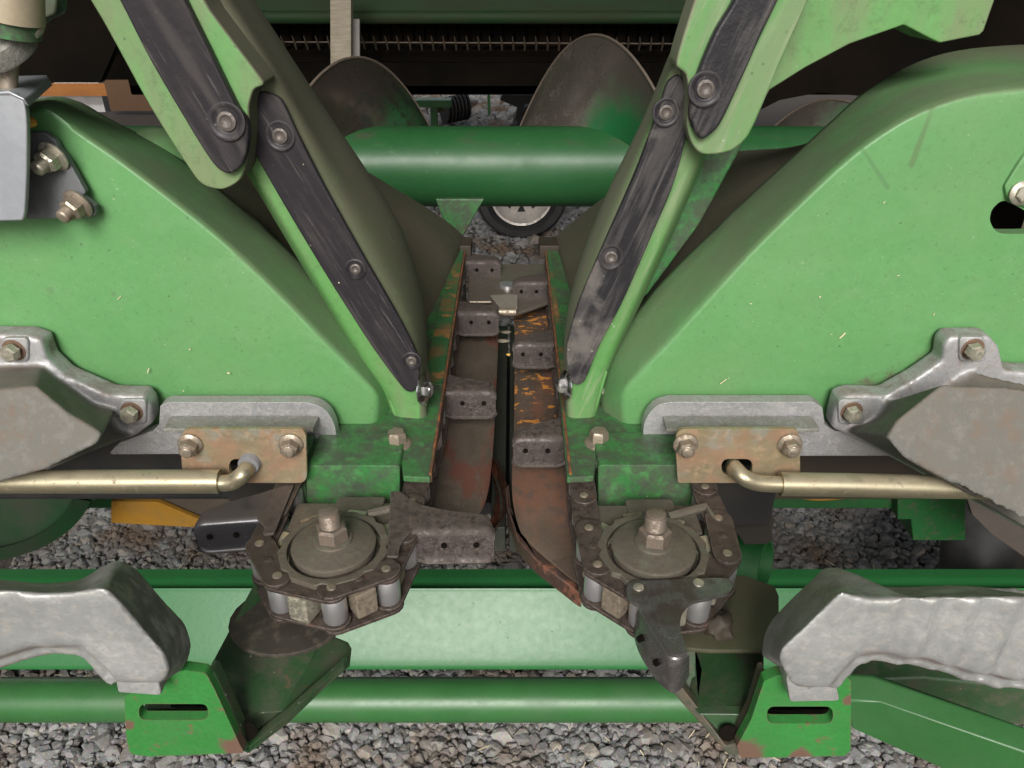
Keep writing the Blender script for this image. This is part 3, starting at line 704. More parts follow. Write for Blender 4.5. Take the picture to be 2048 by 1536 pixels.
# lower body: rows across its section, from outer edge to the olive inner side
def snout_body(parent, cols, name='snout_panel', m=None):
    """cols: list of rows; each row is a list of (px, py, Y) down the length"""
    rows = [cr([PY(*q) for q in c], 6) for c in cols]
    n = len(rows[0]); sec = []
    for j in range(n): sec.append(cr([r[j] for r in rows], 4))
    bm = B(); add_grid(bm, sec); return obj(name, bm, m or snoutm, parent, sharp=70)
LO = [
  [(792, 846, .640), (772, 806, .640), (715, 715, .640), (630, 575, .640), (548, 438, .64), (480, 325, .64), (400, 190, .64), (300, 40, .64), (240, -60, .64)],
  [(790, 846, .607), (776, 802, .606), (720, 712, .606), (636, 572, .606), (556, 436, .606), (488, 322, .606), (410, 190, .606), (310, 40, .606), (250, -60, .606)],
  [(815, 846, .600), (818, 785, .600), (755, 705, .600), (660, 560, .600), (575, 420, .600), (508, 305, .600), (430, 170, .600), (330, 20, .600), (270, -60, .600)],
  [(852, 842, .602), (842, 760, .600), (810, 665, .600), (728, 512, .600), (655, 380, .600), (575, 225, .600), (520, 130, .600), (430, -10, .600), (395, -60, .600)],
  [(856, 820, .625), (852, 745, .630), (838, 640, .635), (782, 500, .64), (712, 380, .64), (630, 250, .64), (560, 130, .64), (470, -10, .64), (430, -60, .64)],
  [(857, 800, .66), (855, 700, .68), (845, 590, .70), (806, 465, .71), (740, 352, .71), (655, 225, .71), (590, 125, .71), (502, -10, .71), (465, -60, .71)],
  [(850, 800, .69), (850, 700, .72), (838, 590, .76), (796, 465, .78), (730, 352, .78), (645, 225, .78), (580, 125, .78), (492, -10, .78), (455, -60, .78)]]
snout_body(sl, LO)
bm = B(); add_solid(bm, [LY(rounded([(776, 802), (792, 842), (848, 846), (855, 800), (845, 770), (818, 786)], 4), .604)], off=Vector((0, .04, 0))); obj('snout_foot', bm, snoutm, sl, bevel=.003)
s1 = obj('wear_strip', strip_mesh([(500, 262), (498, 215), (508, 188), (530, 184), (562, 200), (592, 262), (655, 385), (728, 515), (800, 640), (836, 715), (838, 760), (828, 784), (808, 780), (742, 692), (648, 545), (570, 415), (508, 305)], .592), blackm, sl, bevel=.0022, seg=3)
for a_, b_ in ((560, 272), (711, 538), (823, 722)): inset_screw(s1, a_, b_, .5915, 1.0 if b_ > 400 else 1.3)
U = [(100, -80), (180, 0), (300, 214), (388, 352), (410, 372), (445, 379), (478, 362), (494, 325), (500, 262), (498, 215), (508, 180), (528, 168), (510, 140), (420, 20), (350, -80)]
bm = B(); add_solid(bm, [LY(crc(U), .572)], off=Vector((0, .03, 0))); obj('upper_panel', bm, snoutm, sl, bevel=.005, seg=3)
s2 = obj('wear_strip', strip_mesh([(190, -80), (238, 0), (302, 125), (400, 290), (432, 335), (458, 348), (484, 330), (496, 285), (494, 245), (472, 212), (420, 105), (368, 0), (330, -80)], .563, .009, r=14), blackm, sl, bevel=.003, seg=3)
inset_screw(s2, 453, 243, .562, 1.55)
# side bolt at the left snout's foot
bolt(sl, PY(846, 778, .60), Vector((1, -.3, .1)), .0075, .006, .0145, m=zincd, name='pivot_bolt')

sr = thing('raised_snout', 'folded-up green divider snout at right with scuffed worn black strips', 'snout', V(.12, .62, -.375))
RO = [
  [(1192, 842, .64), (1218, 742, .64), (1280, 610, .64), (1350, 460, .64), (1405, 330, .64), (1470, 170, .64), (1540, 0, .64), (1570, -70, .64)],
  [(1188, 845, .606), (1214, 740, .605), (1272, 608, .605), (1340, 458, .605), (1398, 320, .605), (1450, 180, .605), (1520, 0, .605), (1550, -70, .605)],
  [(1170, 845, .600), (1172, 764, .600), (1240, 615, .600), (1310, 470, .600), (1372, 280, .600), (1420, 150, .600), (1480, 0, .600), (1505, -70, .600)],
  [(1138, 842, .602), (1140, 730, .600), (1185, 590, .600), (1240, 440, .600), (1312, 250, .600), (1352, 140, .600), (1405, 0, .600), (1430, -70, .600)],
  [(1130, 830, .62), (1133, 700, .625), (1160, 570, .63), (1215, 420, .63), (1295, 240, .63), (1342, 120, .63), (1395, 0, .63), (1422, -70, .63)],
  [(1126, 810, .66), (1128, 680, .68), (1150, 555, .69), (1205, 405, .69), (1288, 232, .69), (1336, 115, .69), (1390, 0, .69), (1416, -70, .69)],
  [(1131, 810, .69), (1134, 680, .74), (1158, 555, .76), (1214, 405, .76), (1298, 232, .76), (1346, 115, .76), (1400, 0, .76), (1426, -70, .76)]]
snout_body(sr, RO, m=snoutr)
bm = B(); add_solid(bm, [LY(rounded([(1136, 790), (1137, 846), (1186, 846), (1216, 744), (1195, 730), (1168, 768)], 4), .6035)], off=Vector((0, .04, 0))); obj('snout_foot', bm, snoutr, sr, bevel=.003)
s3 = obj('wear_strip', strip_mesh([(1355, 150), (1334, 168), (1322, 205), (1275, 335), (1215, 472), (1160, 600), (1134, 690), (1136, 745), (1150, 770), (1170, 762), (1200, 690), (1245, 605), (1300, 480), (1345, 375), (1370, 285), (1376, 215), (1368, 162)], .590, r=10), blackw, sr, bevel=.0022, seg=3)
for a_, b_ in ((1332, 225), (1222, 515)): inset_screw(s3, a_, b_, .5895, 1.2)
U2 = [(1425, -80), (1390, 0), (1352, 128), (1372, 150), (1378, 200), (1374, 250), (1385, 290), (1408, 310), (1462, 303), (1500, 268), (1560, 130), (1618, 0), (1650, -80)]
bm = B(); add_solid(bm, [LY(crc(U2), .574)], off=Vector((0, .03, 0))); obj('upper_panel', bm, snoutr, sr, bevel=.005, seg=3)
s4 = obj('wear_strip', strip_mesh([(1498, -80), (1468, 0), (1432, 60), (1402, 130), (1386, 180), (1379, 232), (1392, 268), (1408, 279), (1440, 252), (1482, 165), (1522, 75), (1558, 0), (1590, -80)], .565, .009, r=12), blackw, sr, bevel=.003, seg=3)
inset_screw(s4, 1411, 178, .564, 1.4)
bm = B(); p = [(1470, 200), (1500, 268), (1400, 450), (1330, 545), (1296, 590), (1272, 610), (1330, 460), (1400, 310)]
add_solid(bm, [LY(p, .66)], off=Vector((0, .012, 0))); obj('rear_flange', bm, deckm, sr, bevel=.004)
bm = B(); wing = [(1560, -80), (2010, -80), (1990, 0), (1968, 62), (1960, 70), (1880, 86), (1862, 78), (1808, 50), (1700, 88), (1610, 136), (1540, 180), (1500, 250), (1490, 262), (1440, 200)]
add_solid(bm, [LY(rounded(wing, 6), .63)], off=Vector((0, .05, 0))); obj('wing_panel', bm, snoutm, sr, bevel=.006, seg=3)
bolt(sr, PY(1133, 770, .60), Vector((-1, -.3, .1)), .007, .006, .0135, m=zincd, name='pivot_bolt')
bolt(sr, PY(1196, 778, .625), Vector((1, -.2, .1)), .006, .004, .012, m=boltm, name='pivot_bolt')

# ------------------------------------------------------------------ row unit decks (green frames)
ZD = -.375
def deck(label, s, bx, front_poly, box_px, bolt_px):
    """s -1 left, +1 right"""
    t = thing('row_unit_frame', label, 'frame', V(bx * 1.8, .8, -.42))
    bm = B()
    fr = [PZ(*p, ZD) for p in front_poly]
    poly = [V(bx, 1.045, ZD)] + fr + [V(bx + s * .19, 1.045, ZD)]
    add_solid(bm, [poly], off=Vector((0, 0, -.006))); dk = obj('deck_plate', bm, deckm, t, bevel=.0012)
    # worn band along the inner edge, rusty lip
    bm = B(); add_solid(bm, [[V(bx, .66, ZD + .0006), V(bx, 1.044, ZD + .0006), V(bx + s * (.014 if s < 0 else .005), 1.044, ZD + .0006), V(bx + s * (.020 if s < 0 else .006), .66, ZD + .0006)]], off=Vector((0, 0, .0006))); obj('scuffed_edge_band', bm, railm, dk)
    bm = B(); yf = fr[0].y
    add_solid(bm, [[V(bx - s * .0005, yf + .004, ZD + .001), V(bx - s * .0005, 1.045, ZD + .001), V(bx - s * .0005, 1.045, ZD - .008), V(bx - s * .0005, yf + .004, ZD - .008)]], off=Vector((-s * .0025, 0, 0)))
    obj('rusty_lip', bm, rustm, dk, bevel=.0006)
    # front box: a folded steel face under the deck
    x0, y0, x1, y1 = box_px
    bm = B(); add_solid(bm, [LY(rect(x0, y0, x1, y1 + 30, 8), .520)], off=Vector((0, .05, 0))); obj('front_plate', bm, deckm, t, bevel=.0015)
    bm = B(); wx0, wx1 = (x0 - 30, x0 - 3) if s < 0 else (x1 + 3, x1 + 30)
    bm = B(); add_solid(bm, [LY([(wx0, y0 - 10), (wx1, y0 - 10), (wx1 + (4 if s > 0 else 8), y1 + 40), (wx0 + (-6 if s > 0 else 8), y1 + 40)], .523)], off=Vector((0, .04, 0))); obj('side_web', bm, deckm, t, bevel=.0015)
    bm = B(); xa = PY(x0 - 40, y0, .53).x; xb = PY(x1 + 40, y0, .53).x
    add_box(bm, V((xa + xb) / 2, .60, -.43), abs(xb - xa), .10, .10); obj('inner_box', bm, deckm, t, bevel=.002)
    # tail lug at the rear end of the deck
    bm = B(); add_box(bm, V(bx + s * .004, 1.065, -.377), .03, .04, .02); obj('rear_lug', bm, browndark, t, bevel=.003)
    # gearbox skid below the deck, dark
    bm = B(); box2(bm, bx + s * .010, bx + s * .19, .56, 1.04, -.47, -.40); obj('under_frame', bm, blk, t, bevel=.003)
    bolt(t, PZ(*bolt_px, ZD), Vector((0, 0, 1)), .0082, .011, .0125, m=nutm)
    return t
BXL, BXR = -.0685, .0495
dl = deck('green deck frame on the left of the channel, rusty inner lip', -1, BXL, [(860, 955), (806, 952), (803, 926), (600, 926), (560, 900)], (612, 931, 800, 1032), (795, 888))
dr = deck('green deck frame on the right of the channel, darker paint', 1, BXR, [(1134, 955), (1188, 952), (1192, 926), (1400, 926), (1440, 900)], (1196, 930, 1392, 1032), (1197, 886))

# ------------------------------------------------------------------ stripper plates, stalk rolls, channel end
def plate_px(name, pts, z, m, label, cat, th=.006, drop=None):
    bm = B(); add_solid(bm, [LZ(pts, z)], off=Vector((0, 0, -th)))
    o = obj(name, bm, m, bevel=.0015); tag(o, label, cat); return o
ZP = -.432
def long_plate(label, xo, edge, y1, m):
    edge = cr([Vector((x, y, z)) for x, y, z in edge], 6)
    bm = B(); secs = []
    for k, e in enumerate(edge):
        secs.append([V(lerp(xo, e.x, q), e.y, e.z - (.003 if q == 1 else 0)) for q in (0, .3, .6, .93, 1)])
    add_grid(bm, secs); bmesh.ops.solidify(bm, geom=list(bm.faces), thickness=.006)
    o = obj('stripper_plate', bm, m, sharp=50); tag(o, label, 'plate'); return o
long_plate('grey-brown worn stripper plate on the left side of the channel', -.094, [(-.0185, .99, ZP), (-.0175, .85, ZP), (-.018, .72, ZP), (-.0195, .62, ZP - .002), (-.023, .57, ZP - .006), (-.031, .548, ZP - .012), (-.045, .535, ZP - .018)], .99, platebr)
long_plate('rust-stained stripper plate with orange scratches on the right side of the channel', .070, [(.003, 1.0, ZP), (.003, .80, ZP), (.002, .68, ZP), (.0, .60, ZP - .002), (.001, .56, ZP - .006), (.008, .525, ZP - .012), (.022, .500, ZP - .014), (.040, .478, ZP - .015), (.056, .460, ZP - .016)], .93, plateru)
bm = B()
nose = [(1018, 965), (1022, 1010), (1038, 1062), (1075, 1100), (1160, 1172), (1165, 1190), (1150, 1180), (1070, 1118), (1035, 1080), (1015, 1020), (1010, 975)]
pp = LZ(nose, -.447); add_solid(bm, [pp], off=Vector((0, 0, -.016)))
o = obj('plate_nose_lip', bm, mat('nose_rust', (.075, .045, .035), .45, .35, k=2, grain=.4, layers=[dict(noise=(60, .45, .65), col=(.04, .028, .024), amt=.8), dict(noise=(34, .55, .65), col=(.20, .075, .04), amt=.7), dict(edge=.002, noise=(40, .35, .6), col=(.24, .12, .08), amt=.7)], bump=[(200, .4, .001)]), bevel=.003); tag(o, 'thick rusty curved lip at the front of the right stripper plate', 'lip')
# stalk rolls
def roll(label, pts, rr, m):
    bm = B(); add_tube(bm, cr(pts, 6), rr, 20); o = obj('stalk_roll', bm, m, sharp=60); tag(o, label, 'stalk roll', 'stalk rolls in the channel')
def knife(label, a, z0, z1):
    fr = cr([Vector((x, y, 0)) for x, y in a[0]], 6); bk = cr([Vector((x, y, 0)) for x, y in a[1]], 6)
    bm = B(); rows = []
    for i in range(len(fr)):
        f, b_ = fr[i], bk[i]
        p1 = PZ(f.x, f.y, z0); p3 = PZ(b_.x, b_.y, z1); md = (p1 + p3) / 2 + Vector((0, 0, -.012))
        rows.append(cr([p1, md, p3], 5))
    add_grid(bm, rows); bmesh.ops.solidify(bm, geom=list(bm.faces), thickness=.005)
    o = obj('stalk_knife', bm, rollm, sharp=60); tag(o, label, 'stalk knife')
knife('shiny red-brown curved stalk knife beside the left stripper plate tip', ([(984, 905), (1006, 945), (1016, 990), (1008, 1030), (984, 1062)], [(978, 915), (985, 950), (992, 990), (986, 1030), (974, 1058)]), -.455, -.462)
# slim dark rails and floor deep in the channel
for xa, xb, z, mm, lab in ((-.020, -.006, -.47, mat('dark_greenish_steel', (.05, .055, .045), .35, .4, layers=[dict(noise=(40, .5, .7), col=(.03, .028, .022), amt=.7)]), 'slim dark greenish rail deep in the channel, left of the slit'), (-.003, .006, -.47, bpy.data.materials.get('dark_greenish_steel'), 'slim dark greenish rail deep in the channel, right of the slit')):
    bm = B(); box2(bm, xa, xb, .56, 1.0, z - .03, z); o = obj('channel_rail', bm, mm or blk, bevel=.002); tag(o, lab, 'rail')
bm = B(); box2(bm, -.07, .06, .66, 1.0, -.535, -.52); o = obj('channel_floor', bm, blk); tag(o, 'black sheet closing the bottom of the narrow channel slit', 'sheet')
ce = thing('channel_end_bracket', 'worn grey-brown bracket closing the rear end of the channel', 'bracket', V(-.01, 1.03, -.45))
cem = mat('end_bracket_steel', (.17, .145, .12), .38, .5, layers=[dict(noise=(20, .4, .7), col=(.09, .075, .06), amt=.8, metal=.3)], bump=[(90, .2, .001)])
bm = B(); add_solid(bm, [LZ([(938, 520), (1000, 518), (1000, 527), (1100, 528), (1106, 560), (1106, 600), (1030, 626), (960, 615), (935, 600)], -.405)], off=Vector((0, 0, -.006))); obj('end_plate', bm, cem, ce, bevel=.002)
bm = B(); add_tube(bm, [PZ(998, 624, -.40), PZ(1032, 624, -.40)], .0055, 16); obj('end_pin', bm, nutm, ce)
bm = B(); add_lathe(bm, PZ(1015, 573, -.405), Vector((0, 0, 1)), [(0, .011), (.004, .011), (.005, .009)], 24); obj('end_bolt', bm, bright, ce)
bm = B(); add_solid(bm, [LZ([(980, 590), (1035, 587), (1035, 615), (1002, 617)], -.400)], off=Vector((0, 0, -.003))); obj('wedge_plate', bm, mat('pale_wedge', (.24, .215, .18), .5, .2), ce, bevel=.001)
bm = B(); add_tube(bm, [PZ(940, 604, -.398), PZ(982, 604, -.398)], .0016, 10); obj('spring_pin', bm, nutm, ce)
# bits of crop
for i, (px, py, mm, lab, sc) in enumerate(((1017, 709, kernelm, 'single yellow corn kernel lying in the channel slit', 1), (1006, 682, chaffm, 'pale husk fragment in the channel slit, just behind the yellow kernel', 1.5), (1012, 664, chaffm, 'small pale husk piece in the channel slit, farthest from the yellow kernel', 1.3))):
    bm = B(); bmesh.ops.create_icosphere(bm, subdivisions=3, radius=.0032 * sc)
    q = PZ(px, py, -.468 + .002)
    for v in bm.verts: v.co = Vector((v.co.x * (1 if mm is kernelm else 1.7), v.co.y * .8, v.co.z * .5)) * (1 + .3 * noise.noise(v.co * 500)) + q
    o = obj('corn_kernel' if mm is kernelm else 'husk_piece', bm, mm); tag(o, lab, 'kernel' if mm is kernelm else 'husk')

# ------------------------------------------------------------------ gathering chains
ZC = -.385
def stadium(p, q, r, z, seg=8):
    d = (q - p).normalized(); n_ = Vector((-d.y, d.x, 0)); pts = []
    for k in range(seg + 1):
        a = math.pi / 2 + math.pi * k / seg; pts.append(p + d * math.cos(a) * r + n_ * math.sin(a) * r)
    for k in range(seg + 1):
        a = -math.pi / 2 + math.pi * k / seg; pts.append(q + d * math.cos(a) * r + n_ * math.sin(a) * r)
    return [Vector((v.x, v.y, HC + z)) for v in pts]
def chain(label, pins, group, phase):
    t = thing('gathering_chain', label, 'chain', V(pins[0][0], pins[0][1], ZC - .035), group)
    P = [Vector((x, y, 0)) for x, y in pins]
    for i in range(len(P) - 1):
        outer = (i + phase) % 2 == 0
        zt = ZC if outer else ZC - .0032
        for z, nm in ((zt, 'link_plate'), (zt - (.033 if outer else .0265), 'link_plate')):
            bm = B(); add_solid(bm, [stadium(P[i], P[i + 1], .0105, z)], off=Vector((0, 0, -.0030))); lp = obj(nm, bm, steel, t, bevel=.0008)
            if z == zt and outer:
                for q in (P[i], P[i + 1]):
                    bm = B(); add_lathe(bm, Vector((q.x, q.y, HC + z - .0005)), Vector((0, 0, 1)), [(0, .0036), (.0012, .0034), (.0018, .0024), (.0016, .0008)], 14); obj('rivet_head', bm, nutm, lp)
                md = (P[i] + P[i + 1]) / 2
                bm = B(); bmesh.ops.create_icosphere(bm, subdivisions=2, radius=1)
                for v in bm.verts: v.co = Vector((md.x, md.y, HC + z - .0006)) + Vector((v.co.x * .0042, v.co.y * .0042, v.co.z * .0014))
                obj('dimple', bm, steel, lp)
    for q in P:
        bm = B(); add_lathe(bm, Vector((q.x, q.y, HC + ZC - .029)), Vector((0, 0, 1)), [(0, .0082), (.001, .0088), (.012, .0089), (.0215, .0088), (.0225, .0082)], 24); obj('roller', bm, bright, t, sharp=50)
    return t
pl = [(-.078, .5715), (-.079, .531), (-.080, .491), (-.0815, .452), (-.0895, .414), (-.1245, .3955), (-.165, .407), (-.187, .4405), (-.186, .480), (-.184, .520), (-.182, .56)]
pr = [(.058, .5785), (.058, .5385), (.058, .4985), (.0585, .4585), (.0612, .4185), (.0905, .392), (.131, .398), (.157, .430), (.160, .470), (.158, .510), (.157, .55)]
pl = [(-.075, .5715 + .0405 * k) for k in range(11, 0, -1)] + pl
pr = [(.0555, .5785 + .0405 * k) for k in range(11, 0, -1)] + pr
cl = chain('worn brown gathering chain looping round the left sprocket', pl, None, 1)
crn = chain('worn brown gathering chain looping round the right sprocket', pr, None, 0)
def paddle(parent, o, e1, e2, L=.062, root=.034, drop=.030, z=ZC, m=None, w=.012, fm=None):
    """o root point, e1 outward, e2 the way the flange faces"""
    m = m or paddlem
    e1 = e1.normalized(); e2 = e2.normalized(); up = Vector((0, 0, 1)); base = Vector((o[0], o[1], HC + z + .003))
    def T(a, b, h=0): return base + e1 * a + e2 * b + up * h
    rb, rc, n = .0055, .009, 26
    bk = crv([(-.008, -root), (.0, -root), (.014, -.022), (.038, -.0125), (L - .012, -.008), (L, -.003)], 6)
    def back(a):
        for (x0, y0), (x1, y1) in zip(bk, bk[1:]):
            if x0 <= a <= x1 + 1e-9: return lerp(y0, y1, (a - x0) / max(1e-9, x1 - x0))
        return bk[-1][1]
    out = [p for p in bk if p[0] < .034] + [(.034, w - rb)] + crv([(.022, w - rb), (.013, w - rb + .001), (.006, w + .004), (.001, root * .75), (0, root), (-.008, root)], 3)
    bm = B(); add_solid(bm, [[T(a, b, -.0002) for a, b in out]], off=up * -.0027)
    tp = obj('paddle_plate', bm, m, parent, bevel=.0008)
    rows = []
    for i in range(n + 1):
        a = lerp(.008, L, i / n); t = max(0, (a - (L - rc)) / rc); c = 1 - math.sqrt(max(0, 1 - t * t * .97))
        f = max(0, (.020 - a) / .012)                       # flared left end of the flange
        zt = -c * .006; zb = -drop + c * .007 + f * .002; fl_ = -f * .003
        bb = lerp(back(a), w - rb, min(1, c * .9))
        sec = [(bb, zt), (lerp(bb, w - rb, .5), zt), (w - rb, zt)]
        sec += [(w - rb + rb * math.sin(q * math.pi / 8), zt - rb + rb * math.cos(q * math.pi / 8)) for q in (1, 2, 3, 4)]
        sec += [(w + fl_, lerp(zt - rb, zb, q)) for q in (.35, .7)] + [(w + fl_ + .0005, zb + .001), (w + fl_ + .0022, zb)]
        rows.append([T(a - (.001 if h < -.01 else 0), b, h) for b, h in sec])
    m = fm or m
    bm = B(); add_grid(bm, rows); bmesh.ops.recalc_face_normals(bm, faces=bm.faces); bmesh.ops.solidify(bm, geom=list(bm.faces), thickness=.0022)
    fl = obj('paddle_flange', bm, m, tp, sharp=55)
    for cx in (L * .46, L * .80):
        bm = B(); add_lathe(bm, T(cx, w + .0012, -.0125), e2, [(0, .0022), (.0013, .0022), (.00135, .0001)], 14); obj('hole', bm, hbd, fl)  # raised black disc, paints the dark of a punched hole
    return tp
ex = Vector((1, 0, 0)); ey = Vector((0, 1, 0))
for y in (1.035, .862, .672): paddle(cl, (-.078, y), ex, -ey, L=.0625, root=.036)
paddle(cl, (-.086, .462), Vector((1, .02, 0)), Vector((.1, -1, 0)), L=.072, root=.038, drop=.030)
paddle(cl, (-.186, .478), Vector((-1, -.12, 0)), Vector((0, -1, 0)), L=.058, root=.030, drop=.028, fm=mat('dark_polished_paddle', (.06, .058, .065), .25, .6, layers=[dict(up=(.5, .9), noise=(60, .2, .55), col=(.06, .05, .04), amt=.7)], bump=[(300, .2, .0006)]))
for y in (.958, .778, .589): paddle(crn, (.059, y), -ex, -ey, L=.0585, root=.036)
hornm = mat('worn_bright_paddle', (.17, .16, .16), .24, .75, k=3, grain=.4, layers=[dict(noise=(22, .38, .62), y=(.345, .362), col=(.055, .042, .036), amt=.92, metal=.4, rough=.42), dict(noise=(30, .5, .64), col=(.05, .07, .045), amt=.4, rough=.45)], bump=[(60, .3, .0006)])
zt_h = ZC + .0035
tpx = crc([(1252, 1182), (1256, 1167), (1272, 1160), (1300, 1160), (1360, 1157), (1450, 1155), (1466, 1163), (1464, 1178), (1450, 1188), (1415, 1197), (1385, 1204), (1366, 1222), (1360, 1250), (1368, 1280), (1374, 1302), (1356, 1310), (1340, 1304), (1316, 1272), (1294, 1236), (1280, 1212), (1262, 1202)])
bm = B(); add_solid(bm, [LZ(tpx, zt_h)], off=Vector((0, 0, -.003))); hp = obj('paddle_plate', bm, hornm, crn, bevel=.0007)
e0 = cr([PZ(*q, zt_h - .0004) for q in [(1288, 1214), (1302, 1236), (1324, 1268), (1344, 1298), (1358, 1302), (1369, 1296)]], 6)
e1_ = cr([PZ(*q, zt_h - .0035) for q in [(1276, 1220), (1291, 1246), (1313, 1282), (1335, 1316), (1358, 1322), (1378, 1310)]], 6)
e2_ = cr([PZ(*q, ZC - .030) for q in [(1266, 1236), (1272, 1290), (1302, 1346), (1340, 1384), (1362, 1378), (1379, 1352)]], 6)
bm = B(); add_grid(bm, [cr([a, b, b.lerp(c, .5), c], 4) for a, b, c in zip(e0, e1_, e2_)]); bmesh.ops.recalc_face_normals(bm, faces=bm.faces); bmesh.ops.solidify(bm, geom=list(bm.faces), thickness=.0024)
hf = obj('paddle_flange', bm, hornm, hp, sharp=60)
for q in ((1283, 1275), (1316, 1322)):
    c_ = PZ(*q, ZC - .014) + Vector((-.0012, -.0012, 0)); bm = B(); add_lathe(bm, c_, Vector((-.75, -.6, .15)), [(-.003, .0022), (.0014, .0022), (.00145, .0001)], 14); obj('hole', bm, hbd, hf)  # black disc on the flange, paints the shade inside a hole
for q in ((1277, 1175), (1397, 1166)):
    bm = B(); add_lathe(bm, PZ(*q, zt_h), Vector((0, 0, 1)), [(0, .0038), (.001, .0036), (.0015, .0024)], 14); obj('rivet_head', bm, boltm, hp)

# ------------------------------------------------------------------ idler sprockets
def sprocket(label, c, drop_block):
    t = thing('idler_sprocket', label, 'sprocket', V(c[0], c[1], ZC - .035))
    o = V(c[0], c[1], ZC)
    spm = bpy.data.materials.get('dusty_sprocket') or mat('dusty_sprocket', (.12, .102, .080), .5, .35, grain=.5, k=3, var=.3, layers=[dict(noise=(50, .4, .7), col=(.065, .056, .045), amt=.8), dict(noise=(30, .5, .7), col=(.09, .105, .07), amt=.6)], bump=[(70, .4, .001)])
    bm = B(); pts = []
    for k in range(8):
        a = math.pi / 8 + k * math.pi / 4
        for da, rr in ((-.25, .041), (.25, .041), (math.pi / 8, .0385)): pts.append(o + Vector((math.cos(a + da) * rr, math.sin(a + da) * rr, .001)))
    add_solid(bm, [pts, [o + Vector((math.cos(k * math.pi / 20) * .0338, math.sin(k * math.pi / 20) * .0338, .001)) for k in range(40)]], off=Vector((0, 0, -.006))); obj('top_plate', bm, spm, t, bevel=.001)
    for k, deg in enumerate(drop_block):
        a = R(deg); d = Vector((math.cos(a), math.sin(a), 0))
        bm = B(); add_box(bm, o + d * .0415 + Vector((0, 0, -.0165)), .018, .0165, .0225, Matrix.Rotation(a, 3, 'Z')); obj('tooth', bm, boltm if k % 3 else nutm, t, bevel=.0018)
    bm = B(); add_lathe(bm, o, Vector((0, 0, 1)), [(-.03, .033), (-.012, .033), (-.008, .0325)], 48); obj('hub', bm, spm, t)
    bm = B(); add_lathe(bm, o + Vector((0, 0, .001)), Vector((.0, 0, 1)), [(-.008, .0295), (.001, .0308), (.0022, .0308), (.0028, .0300), (.0032, .0285), (.0062, .016), (.0066, .0145), (.0078, .0142), (.0084, .013), (.0085, .010)], 56)
    dish = obj('dished_washer', bm, spm, t)
    bm = B(); add_lathe(bm, o + Vector((0, 0, .006)), Vector((0, 0, 1)), [(0, .0118), (.0125, .0118), (.0142, .0098)], 6, .35); nu = obj('nut', bm, studm, t, sharp=30)
    bm = B(); prof = []
    for k in range(11): prof += [(.014 + k * .0016, .0078), (.014 + k * .0016 + .0009, .0070)]
    prof += [(.0325, .0072), (.0333, .006)]
    add_lathe(bm, o, Vector((-.02, 0.03, 1)), prof, 24); obj('threaded_stud', bm, studm, nu, sharp=60)
    bm = B(); add_box(bm, o + Vector((.008, .058, -.019)), .040, .022, .026); blkp = obj('tension_block', bm, spm, t, bevel=.003)
    bm = B(); add_tube(bm, [o + Vector((.018, .04, -.002)), o + Vector((.05, .052, -.002)), o + Vector((.055, .03, -.004))], .004, 8); obj('slide_shoe', bm, spm, t)
    bm = B(); add_box(bm, o + Vector((0, .045, -.012)), .088, .035, .008); obj('slide_arm', bm, spm, t, bevel=.002)
    return t
sprocket('dusty idler sprocket with large nut inside the left chain loop', (-.131, .437), (-54, -111, -163, -10, 35, 80, 125, 160))
sprocket('dusty idler sprocket with large nut inside the right chain loop', (.1035, .434), (-133, -79, -26, 172, 18, 60, 100, 140))

# ------------------------------------------------------------------ aluminium rails, latch plates, rods
def railb(label, s, out, ledge):
    t = thing('aluminium_rail_bracket', label, 'bracket', V(s * .2, .56, -.40))
    bm = B(); add_solid(bm, [LY(rounded(out, 5), .566)], off=Vector((0, .012, 0))); b1 = obj('rail_plate', bm, alum, t, bevel=.0012)
    (x0, x1, yt, yb, sk) = ledge
    p0, p1 = PY(x0 + sk[0], yt, .565), PY(x1 + sk[1], yt, .565)
    bm = B(); q = [p0, p1, Vector((PY(x1, yb, .545).x, .545, p1.z)), Vector((PY(x0, yb, .545).x, .545, p0.z))]
    add_solid(bm, [q], off=Vector((0, 0, -.004))); obj('ledge', bm, alumd, b1, bevel=.001)
    return t
rbl = railb('light aluminium rail bracket with a dusty ledge under the left hood', -1,
    [(215, 909), (240, 885), (305, 862), (318, 850), (320, 812), (334, 805), *crv([(612, 805), (636, 811), (656, 826), (668, 848), (673, 870), (678, 888)], 3), (694, 896), (692, 911), (640, 911), (636, 907)], (326, 626, 832, 858, (14, 12)))
bm = B(); add_solid(bm, [LY([(676, 880), (704, 874), (700, 894), (694, 906)], .572)], off=Vector((0, .02, 0))); obj('end_hook', bm, alum, rbl, bevel=.001)
rbr = railb('light aluminium rail bracket with a dusty ledge under the right hood', 1,
    [(1275, 906), (1277, 885), *crv([(1286, 880), (1288, 850), (1298, 828), (1316, 811), (1342, 804)], 3), (1628, 804), (1645, 815), (1650, 850), (1672, 863), (1760, 862), (1860, 912), (1350, 912), (1343, 907)], (1332, 1640, 832, 858, (-6, -16)))
bm = B(); add_solid(bm, [LY([(1268, 876), (1290, 880), (1280, 896), (1272, 902)], .572)], off=Vector((0, .02, 0))); obj('end_hook', bm, alum, rbr, bevel=.001)
